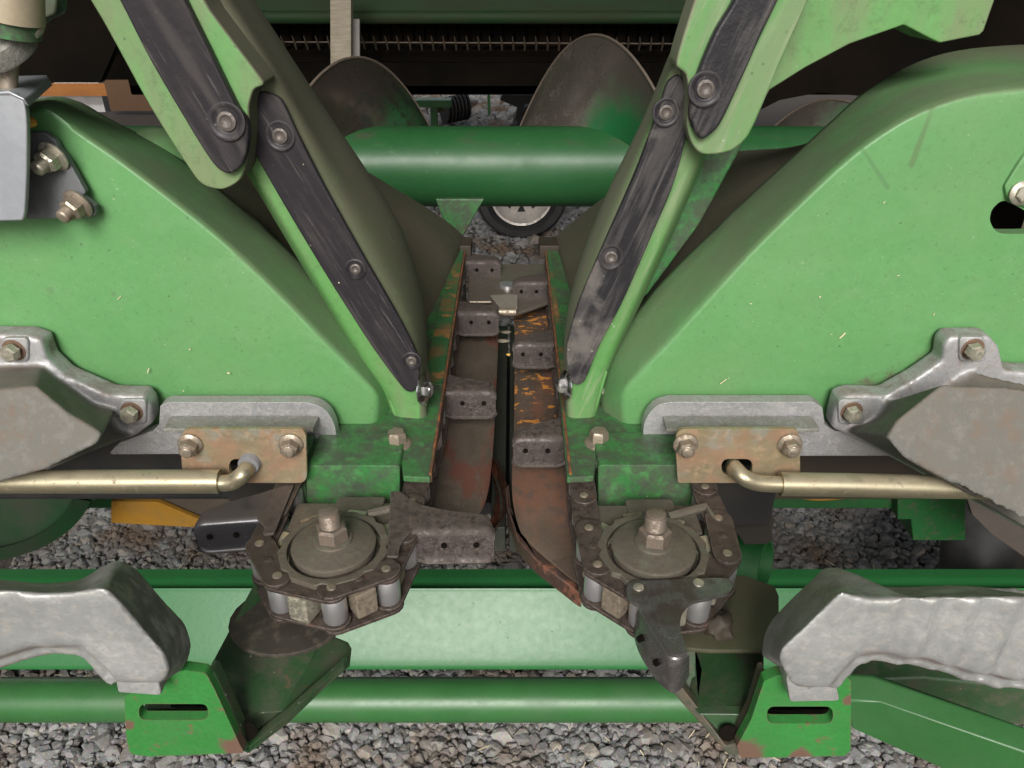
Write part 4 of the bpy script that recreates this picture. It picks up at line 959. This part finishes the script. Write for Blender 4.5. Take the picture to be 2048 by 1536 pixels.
for lab, x0, x1, sl0, sl1, cut in (('yellow zinc latch plate with slot, bolted under the left hood', 362, 612, 458, 515, 0), ('tan zinc latch plate with slot, bolted under the right hood', 1352, 1599, 1443, 1505, 0)):
    t = thing('latch_plate', lab, 'plate', PY((x0 + x1) / 2, 965, .510))
    bm = B()
    ol = rounded([(x0, 858), (x1 - 6, 858), (x1, 872), (x1 + 2, 966), (x0 + 4, 966), (x0, 905)], [20, 18, 6, 18, 6, 0])
    sl_ = rounded([(sl0, 918), (sl1, 918), (sl1, 950), (sl0, 950)], 15.5, 7)
    add_solid(bm, [LY(ol, .508), LY(sl_, .508)], off=Vector((0, .0035, 0)))
    obj('plate', bm, goldm, t, bevel=.0008)
    for bx in ((x0 + 19), (x1 - 30 if x1 < 1000 else x1 - 20)):
        bolt(t, PY(bx, 888, .5075), Vector((.04 if x0 < 1000 else -.04, -1, -.06)), .0072, .0085, .0098, stub=.0045, m=nutm, sr=.72)
    bm = B(); add_solid(bm, [LY(rect(x0 + 20, 905, x1 - 20, 960, 4), .5465)], off=Vector((0, .003, 0)))
    bm.free()
# rods
rl = thing('latch_rod', 'brass toned latch tube with bent rod entering the left slot', 'rod', PY(200, 985, .495))
bm = B(); add_tube(bm, [PY(x, 963, .492) for x in (-120, 100, 300, 441)], .0094, 32); obj('sleeve_tube', bm, rodm, rl)
bent = cr([PY(430, 966, .492), PY(452, 966, .492), PY(468, 962, .492), PY(484, 950, .493), PY(492, 940, .499), PY(496, 932, .510), PY(498, 930, .545)], 6)
bm = B(); add_tube(bm, bent, .0066, 24); obj('bent_rod', bm, rodm, rl)
bm = B(); add_lathe(bm, PY(497, 931, .503), Vector((0, -1, 0)), [(-.02, .0086), (0, .0086), (.001, .0078)], 28); obj('bushing', bm, mat('white_nylon', (.16, .16, .17), .5), rl)
rr_ = thing('latch_rod', 'brass toned latch tube with bent rod entering the right slot', 'rod', PY(1750, 985, .495))
bm = B(); add_tube(bm, [PY(1560, 968, .492), PY(1700, 970, .492), PY(1900, 974, .492), PY(2120, 976, .492)], .0094, 32); obj('sleeve_tube', bm, rodm, rr_)
bent = cr([PY(1575, 969, .492), PY(1540, 968, .492), PY(1512, 965, .492), PY(1488, 955, .493), PY(1474, 942, .499), PY(1468, 935, .510), PY(1466, 932, .545)], 6)
bm = B(); add_tube(bm, bent, .0066, 24); obj('bent_rod', bm, rodm, rr_)

# ------------------------------------------------------------------ bolted aluminium castings
alumc = mat('dust_caked_cast_aluminium', (.42, .42, .43), .45, .6, grain=.45, k=2, var=.25, layers=[
    dict(noise=(28, .40, .70), col=(.33, .33, .33), amt=.7, metal=.4, rough=.55), dict(noise=(70, .5, .68), col=(.20, .17, .14), amt=.6),
    dict(noise=(14, -.1, .45), nr=.7, y=(.560, .549), col=(.095, .092, .080), amt=1, rough=.65), dict(noise=(50, .48, .66), nr=.7, y=(.558, .548), col=(.14, .135, .12), amt=.6, rough=.6),
    dict(noise=(22, .52, .66), nr=.7, col=(.13, .09, .065), amt=.6, rough=.8), dict(noise=(30, .25, .65), up=(.35, .9), col=(.15, .125, .10), amt=.75)], bump=[(60, .3, .0012), (250, .4, .0008)])
def casting(label, base, body_f, body_b, bolts, padw=40):
    t = thing('aluminium_casting', label, 'casting', PY(bolts[1][0], 1000, .55))
    bm = B()
    add_solid(bm, [LY(base, .558)], off=Vector((0, .02, 0)))
    add_solid(bm, [[O + ray(a_, b_) * (.672 / (ray(a_, b_).y - .6 * ray(a_, b_).z)) for a_, b_ in body_f]], [LY(body_b, .572)])   # front face leans out toward its foot
    o = obj('casting_body', bm, alumc, t, weld=False)
    cast(o, .0015, 18)
    for bx, by in bolts:
        bm = B(); add_solid(bm, [LY(rect(bx - 26, by - 24, bx + 28, by + 26, 12), .5555)], off=Vector((0, .006, 0))); pad = obj('bolt_pad', bm, alum, t, bevel=.0015)
        bolt(pad, PY(bx, by, .5545), Vector((-.05 if bx < 1000 else -.1, -1, -.02)), .0070, .0075, .0, m=boltm)
        bm = B(); add_lathe(bm, PY(bx, by, .5556), Vector((0, -1, 0)), [(0, .0093), (.0006, .0092), (.0006, .0085)], 28); obj('washer', bm, mat('rust_tinted_washer', (.20, .13, .09), .5, .5) if 'rust_tinted_washer' not in bpy.data.materials else bpy.data.materials['rust_tinted_washer'], pad)
    return t
casting('dusty aluminium casting bolted low on the left hood',
    [(-120, 668), (50, 671), (82, 682), (94, 720), (128, 752), (215, 790), (285, 792), (300, 812), (303, 850), (270, 872), (215, 890), (100, 940), (0, 978), (-120, 1010)],
    [(-120, 790), (72, 772), (140, 828), (205, 866), (196, 888), (95, 938), (-120, 998)],
    [(-120, 728), (84, 722), (104, 742), (186, 800), (236, 812), (262, 850), (296, 860), (215, 906), (100, 958), (-120, 1018)],
    [(28, 700), (264, 823)])
casting('dusty aluminium casting bolted low on the right hood',
    [(1668, 835), (1678, 798), (1705, 789), (1772, 792), (1830, 760), (1885, 722), (1888, 690), (1902, 674), (1980, 672), (2000, 695), (2010, 742), (2160, 750), (2160, 1090), (2050, 1048), (1900, 975), (1760, 905), (1665, 858)],
    [(1772, 876), (1796, 838), (1884, 768), (2020, 775), (2160, 792), (2160, 1105), (2050, 1044), (1900, 966), (1800, 912)],
    [(1680, 860), (1722, 852), (1742, 812), (1790, 800), (1874, 738), (1905, 732), (2015, 745), (2160, 758), (2160, 1120), (2050, 1056), (1880, 970), (1760, 905)],
    [(1945, 698), (1703, 823)])

# ------------------------------------------------------------------ cast grip handles
alumh = mat('grimy_cast_aluminium', (.42, .43, .42), .50, .6, grain=.4, k=2, var=.35, layers=[
    dict(noise=(18, .40, .64), nr=.7, col=(.25, .255, .25), amt=.7, metal=.5, rough=.6), dict(noise=(90, .5, .68), col=(.22, .19, .16), amt=.5),
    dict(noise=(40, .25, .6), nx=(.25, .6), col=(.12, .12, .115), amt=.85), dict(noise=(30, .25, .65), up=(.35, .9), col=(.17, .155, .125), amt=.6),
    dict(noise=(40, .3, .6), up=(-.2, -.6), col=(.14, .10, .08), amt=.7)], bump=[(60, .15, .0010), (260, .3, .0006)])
def handle(label, F, Bk, tongue, ripple, rim, m=alumh):
    t = thing('cast_grip_handle', label, 'handle', PY(tongue[0][0], 1390, .33))
    bm = B(); add_solid(bm, [LY(F, .292)], [LY(Bk, .345)])
    add_tube(bm, cr([PY(*q, .306) for q in rim], 4), .0048, 12)
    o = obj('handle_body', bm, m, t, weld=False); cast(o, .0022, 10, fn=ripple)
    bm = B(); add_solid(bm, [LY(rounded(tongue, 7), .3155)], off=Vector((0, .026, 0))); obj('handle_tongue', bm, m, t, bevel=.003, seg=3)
    return t
def rip(co, n):
    base = .0010 * noise.noise(co * 32) + .0002 * noise.noise(co * 140)
    return base + rip2(co, n)
def rip2(co, n):
    if co.x > .19: return .0024 * math.sin((co.x - .19) * 2 * math.pi / .021) * max(0, -n.y * .8 + n.z * .5) * min(1, (co.x - .19) / .02)
    if co.x < -.24: return .0012 * math.sin((-co.x - .24) * 2 * math.pi / .024) * max(0, -n.y * .8 + n.z * .5) * min(1, (-co.x - .24) / .02)
    return 0
handle('mottled cast aluminium grip handle at lower left above the bright green bracket',
    [(-120, 1180), (0, 1182), (80, 1186), (150, 1184), (186, 1178), (214, 1176), (250, 1216), (332, 1310), (340, 1345), (325, 1368), (230, 1366), (205, 1330), (160, 1290), (60, 1292), (-20, 1318), (-120, 1330)],
    [(-120, 1155), (0, 1157), (80, 1164), (160, 1160), (205, 1132), (235, 1116), (268, 1130), (372, 1248), (386, 1290), (376, 1335), (300, 1368), (215, 1345), (170, 1302), (95, 1302), (0, 1335), (-120, 1350)],
    [(228, 1350), (312, 1346), (324, 1392), (236, 1386)], rip, [(232, 1362), (206, 1336), (168, 1298), (110, 1293), (50, 1302), (-20, 1326), (-120, 1340)])
handle('mottled cast aluminium grip handle at lower right with finger grooves',
    [(1556, 1324), (1562, 1298), (1622, 1240), (1684, 1182), (1712, 1192), (1742, 1200), (1830, 1196), (1900, 1194), (2160, 1196), (2160, 1362), (2000, 1356), (1930, 1342), (1850, 1316), (1750, 1302), (1712, 1306), (1672, 1352), (1660, 1376), (1580, 1374)],
    [(1520, 1310), (1524, 1272), (1540, 1240), (1602, 1176), (1642, 1134), (1668, 1130), (1710, 1172), (1800, 1172), (1900, 1168), (2160, 1170), (2160, 1376), (2000, 1370), (1930, 1356), (1850, 1328), (1760, 1314), (1722, 1318), (1685, 1366), (1660, 1390), (1560, 1372)],
    [(1572, 1352), (1668, 1350), (1680, 1402), (1580, 1404)], rip, [(1664, 1372), (1680, 1346), (1706, 1316), (1750, 1306), (1850, 1320), (1930, 1346), (2000, 1360), (2160, 1366)])

# ------------------------------------------------------------------ slotted brackets and their V channels
def solid_pts(bm, pts, th):
    n_ = (pts[1] - pts[0]).cross(pts[2] - pts[0]).normalized()
    if n_.y < 0: n_ = -n_
    add_solid(bm, [pts], off=n_ * th)
sb = thing('support_bracket', 'bright green slotted bracket with V-shaped channel under the left handle', 'bracket', PY(440, 1500, .33))
bm = B(); ol = rounded([(248, 1392), (300, 1375), (330, 1350), (370, 1340), (412, 1346), (430, 1380), (480, 1490), (490, 1506), (300, 1513), (258, 1508), (252, 1470)], [6, 3, 3, 4, 14, 6, 6, 8, 6, 14, 4])
so = rounded([(278, 1408), (416, 1408), (416, 1440), (278, 1440)], 15.5, 7)
add_solid(bm, [LY(ol, .330), LY(so, .330)], off=Vector((0, .007, 0))); obj('slotted_plate', bm, brightg, sb, bevel=.001)
bm = B(); add_solid(bm, [LY([(285, 1418), (420, 1418), (436, 1452), (275, 1450)], .349)], off=Vector((0, .01, 0))); obj('inner_bar', bm, olive, sb, bevel=.001)
bm = B(); add_solid(bm, [LY([(330, 1420), (365, 1396), (440, 1396), (446, 1424)], .351)], off=Vector((0, .01, 0))); obj('shaded_web', bm, hbd, sb)  # coloured near-black for the shade seen through the slot
# web: inclined channel floor, side flange rising to the right
bm = B(); W4 = [PY(508, 1166, .43), PY(650, 1270, .43), PY(572, 1424, .36), PY(470, 1432, .352), PY(418, 1336, .37)]
add_solid(bm, [W4], off=Vector((0, .006, -.004))); obj('channel_web', bm, olive, sb, bevel=.0015)
bm = B(); W5 = [PY(416, 1345, .332), PY(470, 1440, .340), PY(492, 1500, .335), PY(480, 1496, .330)]
add_solid(bm, [[PY(416, 1342, .334), PY(430, 1346, .336), PY(498, 1494, .338), PY(570, 1437, .352), PY(688, 1330, .40), PY(690, 1340, .40), PY(575, 1447, .35), PY(496, 1508, .334), PY(482, 1502, .332)]], off=Vector((0, .010, 0))); obj('channel_rim', bm, olive, sb, bevel=.001)
bm = B(); add_solid(bm, [[PY(640, 1268, .43), PY(684, 1286, .43), PY(692, 1300, .425), PY(688, 1336, .41), PY(570, 1436, .36), PY(500, 1500, .342), PY(492, 1496, .342), PY(566, 1422, .36)]], off=Vector((.004, .004, -.003))); obj('side_flange', bm, edgem if False else olive, sb, bevel=.001)
bm = B(); add_solid(bm, [[PY(430, 1380, .345), PY(465, 1430, .350), PY(566, 1424, .362), PY(500, 1498, .345), PY(486, 1490, .342)]], off=Vector((0, .006, 0))); obj('channel_floor', bm, olive, sb)
bm = B(); o = PY(494, 1458, .343); add_lathe(bm, o + Vector((0, -.0015, 0)), Vector((.1, -1, .3)), [(0, .0075), (.0006, .0075)], 20); obj('dark_hole_disc', bm, hbd, sb)  # near-black disc laid on top, paints the shade inside a drain hole
bm = B(); c_ = PZ(575, 1235, -.425); add_solid(bm, [[c_ + Vector((math.cos(a) * .042, math.sin(a) * .034, 0)) for a in [k * math.pi / 12 for k in range(24)]]], off=Vector((0, 0, -.004))); obj('wear_pad', bm, mat('dark_pad_with_tan_rim', (.032, .028, .022), .6, k=2, layers=[dict(noise=(40, .45, .7), col=(.10, .085, .06), amt=.7)]), sb, bevel=.001)

sc_ = thing('support_bracket', 'bright green slotted bracket with V-shaped channel under the right handle', 'bracket', PY(1500, 1510, .33))
bm = B(); ol = rounded([(1528, 1362), (1556, 1350), (1690, 1350), (1702, 1362), (1702, 1500), (1690, 1512), (1480, 1516), (1474, 1492), (1502, 1440)], [8, 6, 8, 6, 12, 10, 8, 4, 4])
so = rounded([(1534, 1413), (1666, 1413), (1666, 1447), (1534, 1447)], 16.5, 7)
add_solid(bm, [LY(ol, .330), LY(so, .330)], off=Vector((0, .007, 0))); obj('slotted_plate', bm, brightg, sc_, bevel=.001)
bm = B(); add_solid(bm, [LY([(1515, 1428), (1690, 1426), (1692, 1462), (1512, 1462)], .349)], off=Vector((0, .01, 0))); obj('inner_bar', bm, edgem, sc_, bevel=.001)
bm = B(); add_solid(bm, [LY([(1520, 1396), (1690, 1396), (1690, 1430), (1518, 1430)], .352)], off=Vector((0, .01, 0))); obj('shaded_web', bm, hbd, sc_)  # shade behind the right slot put into a near-black plate
bm = B(); add_solid(bm, [[PY(1382, 1288, .405), PY(1530, 1296, .405), PY(1528, 1350, .36), PY(1500, 1432, .345), PY(1398, 1430, .345), PY(1380, 1400, .36)]], off=Vector((0, .006, -.004))); obj('channel_web', bm, olive, sc_, bevel=.0015)
bm = B(); add_solid(bm, [[PY(1290, 1290, .375), PY(1322, 1320, .372), PY(1452, 1492, .335), PY(1470, 1488, .334), PY(1502, 1430, .334), PY(1524, 1355, .336), PY(1534, 1352, .336), PY(1512, 1440, .332), PY(1478, 1512, .331), PY(1458, 1512, .332), PY(1300, 1335, .372)]], off=Vector((0, .012, 0))); obj('channel_rim', bm, edgem, sc_, bevel=.001)
bm = B(); add_solid(bm, [[PY(1312, 1310, .385), PY(1392, 1300, .395), PY(1400, 1425, .352), PY(1410, 1440, .350), PY(1455, 1495, .340)]], off=Vector((0, .006, 0))); obj('side_flange', bm, olive, sc_, bevel=.001)
bm = B(); add_solid(bm, [[PY(1398, 1424, .350), PY(1502, 1428, .345), PY(1470, 1490, .340), PY(1450, 1494, .340)]], off=Vector((0, .006, 0))); obj('channel_floor', bm, olive, sc_)
bm = B(); o = PY(1456, 1462, .341); add_lathe(bm, o + Vector((0, -.0015, 0)), Vector((-.1, -1, .3)), [(0, .0065), (.0006, .0065)], 20); obj('dark_hole_disc', bm, hbd, sc_)  # flat near-black disc painting the dark of the right drain hole
bm = B(); add_solid(bm, [LZ(rounded([(1330, 1292), (1400, 1170), (1460, 1150), (1490, 1150), (1550, 1172), (1558, 1190), (1558, 1300), (1420, 1300)], 10), -.425)], off=Vector((0, 0, -.004))); obj('guard_sheet', bm, mat('brown_green_sheet', (.055, .055, .032), .45, layers=[dict(noise=(20, .4, .7), col=(.085, .07, .045), amt=.6)]), sc_, bevel=.0012)
bm = B(); bmesh.ops.create_icosphere(bm, subdivisions=3, radius=.011)
q = PZ(1438, 1252, -.422)
for v in bm.verts: v.co = v.co * (1 + .5 * noise.noise(v.co * 160)) + q
o = obj('mud_clump', bm, browndark, sharp=80); tag(o, 'dark clump of mud and grease under the right chain loop', 'mud')

# ------------------------------------------------------------------ beams below
bt = thing('cross_beam', 'broad glossy green cross beam running behind both sprockets', 'beam', V(0, .82, -.93))
bm = B(); yF = .78; z1 = PY(1024, 1190, yF).z - HC; z0 = PY(1024, 1330, yF).z - HC; zb2 = PY(1024, 1346, yF + .004).z - HC
yT = yF + .062; z1 = PY(1024, 1188, yT).z - HC; zt_ = PY(1024, 1164, yT + .03).z - HC
prof = [(yT + .06, zt_ - .002), (yT + .035, zt_), (yT + .018, zt_ - .004), (yT + .006, z1 + .006), (yT, z1), ((yT + yF) / 2 - .001, (z0 + z1) / 2), (yF, z0), (yF, z0 - .009), (yF + .012, z0 - .016), (yF + .05, z0 - .018), (yF + .06, z0 - .018)]
pr2 = cr([Vector((0, a, b)) for a, b in prof], 4)
add_grid(bm, [[V(x, p.y, p.z) for p in pr2] for x in (-1.4, -.7, 0, .7, 1.4)]); obj('beam', bm, beamm, bt, sharp=60)
bm = B(); add_tube(bm, [PY(x, 1399, .86) for x in (-600, 0, 1024, 1700, 2000)], .0355, 40); o = obj('lower_tube', bm, tubem); tag(o, 'long round green tube running below the cross beam', 'tube')
bm = B(); z = -.70
pA = [PY(1700, 1375, .74), PY(1760, 1378, .74), PY(2160, 1530, .66), PY(2160, 1580, .66), PY(1900, 1500, .70), PY(1700, 1445, .74)]
add_solid(bm, [[PY(1690, 1402, .60), PY(1762, 1408, .60), PY(2200, 1560, .50), PY(2200, 1680, .50), PY(1702, 1458, .60)]], off=Vector((0, .03, .012)))
o = obj('diagonal_strut', bm, tubem, bevel=.004); tag(o, 'green square strut running down toward the lower right corner', 'strut')
bm = B(); add_solid(bm, [[PY(1690, 1362, .75), PY(1850, 1356, .75), PY(2200, 1392, .75), PY(2200, 1462, .75), PY(2040, 1452, .75), PY(1900, 1432, .75), PY(1690, 1395, .75)]], off=Vector((0, .03, .01)))
o = obj('gusset_sheet', bm, olive, bevel=.004); tag(o, 'dusty green sheet behind the strut at the lower right corner', 'sheet')
# horizontal green frame rails behind rods
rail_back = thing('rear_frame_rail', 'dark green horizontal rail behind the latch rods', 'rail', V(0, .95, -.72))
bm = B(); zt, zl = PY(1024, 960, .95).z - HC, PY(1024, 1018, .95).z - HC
box2(bm, -.9, -.075, .95, 1.0, zl, zt); obj('rail', bm, shadem, rail_back, bevel=.004)
bm = B(); box2(bm, .075, .62, .95, 1.0, zl, zt); obj('rail', bm, shadem, rail_back, bevel=.004)
bm = B(); add_solid(bm, [LY([(1795, 985), (1932, 985), (1932, 1082), (1826, 1082), (1822, 1040), (1795, 1040)], .93)], off=Vector((0, .05, 0))); o = obj('frame_post', bm, shadem, bevel=.003); tag(o, 'short green frame leg hanging below the right casting', 'leg')
# yellow plate
bm = B(); add_solid(bm, [LY([(222, 1003), (315, 1004), (420, 1048), (408, 1056), (222, 1046)], .88)], off=Vector((0, .008, 0))); yp = obj('yellow_plate', bm, yellowm, bevel=.001); tag(yp, 'pointed yellow plate below the left latch tube', 'plate')
bm = B(); add_solid(bm, [LY([(225, 955), (505, 955), (500, 985), (484, 1008), (440, 1040), (420, 1042), (318, 1003), (228, 1002)], .89)], off=Vector((0, .008, 0))); o = obj('brown_guard_plate', bm, browndark, bevel=.001); tag(o, 'dark brown guard plate behind the pointed yellow plate', 'plate')
bm = B(); add_tube(bm, [PY(*q, .885) for q in crv([(506, 955), (500, 982), (486, 1006), (462, 1022)], 5)], .0028, 8); o = obj('yellow_edge', bm, yellowm); tag(o, 'thin curved yellow edge just left of the left chain', 'edge')
bm = B(); add_tube(bm, [PY(*q, .9) for q in crv([(1590, 992), (1640, 998), (1720, 992), (1800, 993)], 5)], .0028, 8); o = obj('yellow_edge', bm, yellowm); tag(o, 'thin dull yellow edge below the right latch tube', 'edge')
# round dark fender and wheel lower left
bm = B(); rows = []
for k in range(25):
    a = lerp(R(-15), R(-100), k / 24)
    cx, cy = -60, 960
    rows.append([PY(cx + 250 * math.cos(a) * s_, cy - 165 * math.sin(a) * s_, .80 + dy) for s_, dy in ((1, 0), (.86, -.015), (.8, .06))])
add_grid(bm, rows); bmesh.ops.solidify(bm, geom=list(bm.faces), thickness=.006)
o = obj('curved_shield', bm, mat('dark_green_shield', (.006, .030, .010), .45, spec=.3, layers=[dict(noise=(10, .4, .7), col=(.02, .02, .014), amt=.7)]), sharp=70); tag(o, 'dark green curved shield below the left casting', 'shield')
bm = B(); add_solid(bm, [LY(crc([(-190, 975), (196, 975), (178, 1015), (130, 1058), (60, 1092), (-20, 1106), (-190, 1112)]), .805)], off=Vector((0, .012, 0))); obj('shield_face', bm, o.data.materials[0], o, bevel=.002)
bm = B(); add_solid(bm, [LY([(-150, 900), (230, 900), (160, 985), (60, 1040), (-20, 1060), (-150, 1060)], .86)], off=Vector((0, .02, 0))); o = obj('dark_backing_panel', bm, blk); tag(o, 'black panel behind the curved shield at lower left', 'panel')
# right: dark paddle behind chain, green cup, tyre
bm = B(); add_solid(bm, [LY(rounded([(1432, 940), (1545, 940), (1545, 1080), (1535, 1088), (1490, 1090), (1470, 1060), (1440, 1000)], 8), .60)], off=Vector((0, .006, 0))); o = obj('dark_guard_flap', bm, mat('dark_flap_steel', (.035, .031, .025), .45, .3, layers=[dict(noise=(70, .62, .7), col=(.25, .2, .15), amt=.5)]), bevel=.001); tag(o, 'dark steel flap hanging behind the right chain strand', 'flap')
bm = B(); c_ = PY(1522, 1130, .66); ax = Vector((.9, -.6, .2)).normalized(); add_lathe(bm, c_ - ax * .08, ax, [(0, .030), (.085, .030), (.085, .0265), (.03, .026), (.029, .001)], 40, caps=False)
o = obj('green_tube_end', bm, mat('deep_green_paint', (.006, .05, .012), .45, layers=[dict(noise=(12, .4, .7), col=(.006, .05, .01), amt=.6)]), sharp=50); tag(o, 'open end of a dark green tube right of the right sprocket', 'tube')
sp2 = thing('spare_tyre', 'dark ribbed tyre in the shade behind the right grip handle', 'tyre', V(.75, 1.05, -1.2))
bm = B(); c_ = PY(2010, 1140, 1.10); prof = []
for k in range(13):
    a = math.pi * (-.1 + 1.2 * k / 12); prof.append((-.06 * math.cos(a), .11 + .06 * math.sin(a)))
add_lathe(bm, c_, Vector((.55, -.6, .5)), prof, 64, caps=False); obj('tyre', bm, tyrem, sp2)
bm = B(); add_lathe(bm, c_, Vector((.55, -.6, .5)), [(-.03, .001), (-.03, .09), (.02, .11)], 40, caps=False); obj('hub_dish', bm, blk, sp2)
bm = B(); add_solid(bm, [LY([(1930, 985), (2160, 985), (2160, 1120), (2050, 1115), (1985, 1070), (1945, 1030)], .80)], off=Vector((0, .01, 0))); o = obj('brown_side_shield', bm, mat('grey_brown_shield', (.055, .045, .038), .5, layers=[dict(noise=(14, .4, .7), col=(.03, .026, .02), amt=.7)]), bevel=.001); tag(o, 'grey-brown sheet shield under the right casting at the edge', 'shield')
bm = B(); box2(bm, .10, .62, 1.42, 1.6, -.74, -.68)
bm.free()
# added dark boxes under the deck, so the gap above the rods is in shade
bm = B(); box2(bm, -.62, -.20, .66, .9, -.52, -.385); o = obj('shade_box', bm, blk, bevel=.01); tag(o, 'added black box shading the gap under the left hood, above the latch tube', 'shade box')
bm = B(); box2(bm, .175, .66, .66, .9, -.52, -.385); o = obj('shade_box', bm, browndark, bevel=.01); tag(o, 'added dark brown box shading the gap under the right hood, above the latch tube', 'shade box')

# ------------------------------------------------------------------ galvanised bracket and strut, top left
gb = thing('galvanised_bracket', 'galvanised bent steel bracket bolted to the top of the left hood', 'bracket', PY(60, 440, .56))
fr_ = crv([(-170, 190), (-60, 188), (10, 184), (40, 194), (53, 225), (55, 300), (53, 380), (50, 428)], 3) + [(46, 442), (-170, 448)]
bm = B(); add_solid(bm, [LY(fr_, .535)], off=Vector((-.002, .008, 0))); obj('curved_plate', bm, galv, gb, bevel=.0015, seg=3)
bm = B(); add_solid(bm, [[PY(-170, 192, .534), PY(18, 186, .534), PY(50, 200, .534), PY(98, 158, .60), PY(93, 149, .605), PY(-170, 158, .60)]], off=Vector((0, .003, -.005))); obj('top_lip', bm, galv, gb, bevel=.001)
bm = B(); add_solid(bm, [LY(rounded([(-170, 262), (88, 265), (110, 280), (118, 298), (135, 318), (172, 385), (165, 392), (190, 412), (192, 430), (180, 436), (-170, 442)], 7), .566)], off=Vector((0, .006, 0))); gf = obj('flange_plate', bm, galvd, gb, bevel=.001)
bolt(gf, PY(108, 312, .565), Vector((-.35, -1, -.35)), .0085, .009, .0115, stub=.010, m=boltm, sr=.62)
bolt(gf, PY(157, 407, .565), Vector((-.35, -1, -.35)), .0085, .009, .0115, stub=.010, m=nutm, sr=.62)
bm = B(); add_lathe(bm, PY(66, 244, .56), Vector((-.3, -1, 0)), [(0, .0035), (.012, .0035), (.0125, .0028)], 16); obj('pin', bm, mat('orange_pin', (.55, .24, .05), .4, .3), gb)
gs = thing('gas_strut', 'pale strut end with green collar and ball joint at top left corner', 'strut', PY(30, 180, .56))
bm = B(); add_tube(bm, [PY(20, -120, .54), PY(28, 40, .54)], .0175, 32); obj('strut_tube', bm, mat('tan_strut', (.40, .34, .24), .4, .4), gs)
bm = B(); add_tube(bm, [PY(24, 36, .542), PY(26, 70, .542)], .0165, 32); obj('collar', bm, deckm, gs)
bm = B(); add_tube(bm, cr([PY(72, 36, .55), PY(78, 55, .545), PY(66, 68, .54), PY(60, 60, .54)], 5), .0035, 10); obj('clip', bm, boltm, gs)
bm = B(); add_lathe(bm, PY(10, 96, .55), Vector((-.3, -.5, 1)), [(-.006, .019), (-.004, .020), (.006, .020), (.008, .018)], 32); obj('socket', bm, alumd, gs)
bm = B(); add_tube(bm, [PY(20, 120, .55), PY(16, 185, .55)], .0055, 20); obj('ball_stud', bm, nutm, gs)
# trough end panel top left, green corner
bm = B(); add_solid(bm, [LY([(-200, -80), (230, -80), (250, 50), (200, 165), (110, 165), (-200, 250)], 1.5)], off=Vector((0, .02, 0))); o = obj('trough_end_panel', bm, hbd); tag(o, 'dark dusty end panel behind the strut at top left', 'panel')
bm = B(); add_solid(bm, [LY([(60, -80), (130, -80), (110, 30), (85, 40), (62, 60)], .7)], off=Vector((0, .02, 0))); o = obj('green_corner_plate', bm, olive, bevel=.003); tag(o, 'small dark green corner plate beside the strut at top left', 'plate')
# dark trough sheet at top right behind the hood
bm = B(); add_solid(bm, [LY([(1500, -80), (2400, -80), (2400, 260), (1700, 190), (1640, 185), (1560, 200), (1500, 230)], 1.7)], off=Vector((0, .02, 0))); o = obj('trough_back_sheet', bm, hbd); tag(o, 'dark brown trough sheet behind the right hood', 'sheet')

# ------------------------------------------------------------------ straw flecks stuck to the hoods
bm = B(); rf = random.Random(5)
for k in range(20):
    if k < 13: px, py = rf.uniform(1330, 1900), rf.uniform(330, 790)
    else: px, py = rf.uniform(200, 690), rf.uniform(560, 800)
    if k < 13 and px < 1250 + (780 - py) * .93 + 60: continue
    q = PY(px, py, YF - .0009); zc_ = PY(1024, 516, YF).z
    if q.z > zc_: q.y -= .04 * (q.z - zc_)
    a = rf.uniform(-.2, 1.2); L = rf.uniform(.0004, .0014) if rf.random() < .85 else rf.uniform(.002, .0035); wd = rf.uniform(.0002, .0006)
    add_box(bm, q, L * 2, .0004, wd * 2, Matrix.Rotation(-a, 3, 'Y'))
o = obj('straw_flecks', bm, mat('pale_straw', (.55, .48, .33), .8)); tag(o, 'tiny pale straw flecks stuck to the green hood faces', 'straw flecks', kind='stuff')

bm = B(); rf = random.Random(11)
for k in range(420):
    x, y = rf.uniform(-.9, .9), rf.uniform(.66, 1.7)
    if noise.noise(Vector((x * 3, y * 3, 2))) < -.05: continue
    add_box(bm, Vector((x, y, .017 + rf.uniform(-.004, .004))), rf.uniform(.004, .03), rf.uniform(.0008, .0022), .0008, Matrix.Rotation(rf.uniform(0, 3.14), 3, 'Z') @ Matrix.Rotation(rf.gauss(0, .25), 3, 'Y'))
o = obj('ground_straw', bm, bpy.data.materials['pale_straw']); tag(o, 'dry straw bits scattered over the gravel', 'straw', kind='stuff')

# ------------------------------------------------------------------ look-alike pairs share a group
GROUPS = dict(divider_hood='green hoods on both sides of the channel', raised_snout='folded-up snouts with black strips', row_unit_frame='green deck frames beside the channel',
    stripper_plate='stripper plates in the channel', gathering_chain='gathering chains', idler_sprocket='idler sprockets inside the chains', aluminium_rail_bracket='rail brackets under the hoods',
    latch_plate='slotted latch plates', latch_rod='latch tubes with bent rods', aluminium_casting='castings bolted to the hoods', cast_grip_handle='cast grip handles', support_bracket='slotted support brackets',
    shade_box='dark shade boxes under the hoods', channel_rail='rails deep in the channel', strap='straps hanging from the header', husk_piece='husk pieces in the channel', yellow_edge='thin yellow edges below the latch tubes')
for o in bpy.data.objects:
    k = o.name.split('.')[0]
    if o.parent is None and k in GROUPS: o['group'] = GROUPS[k]
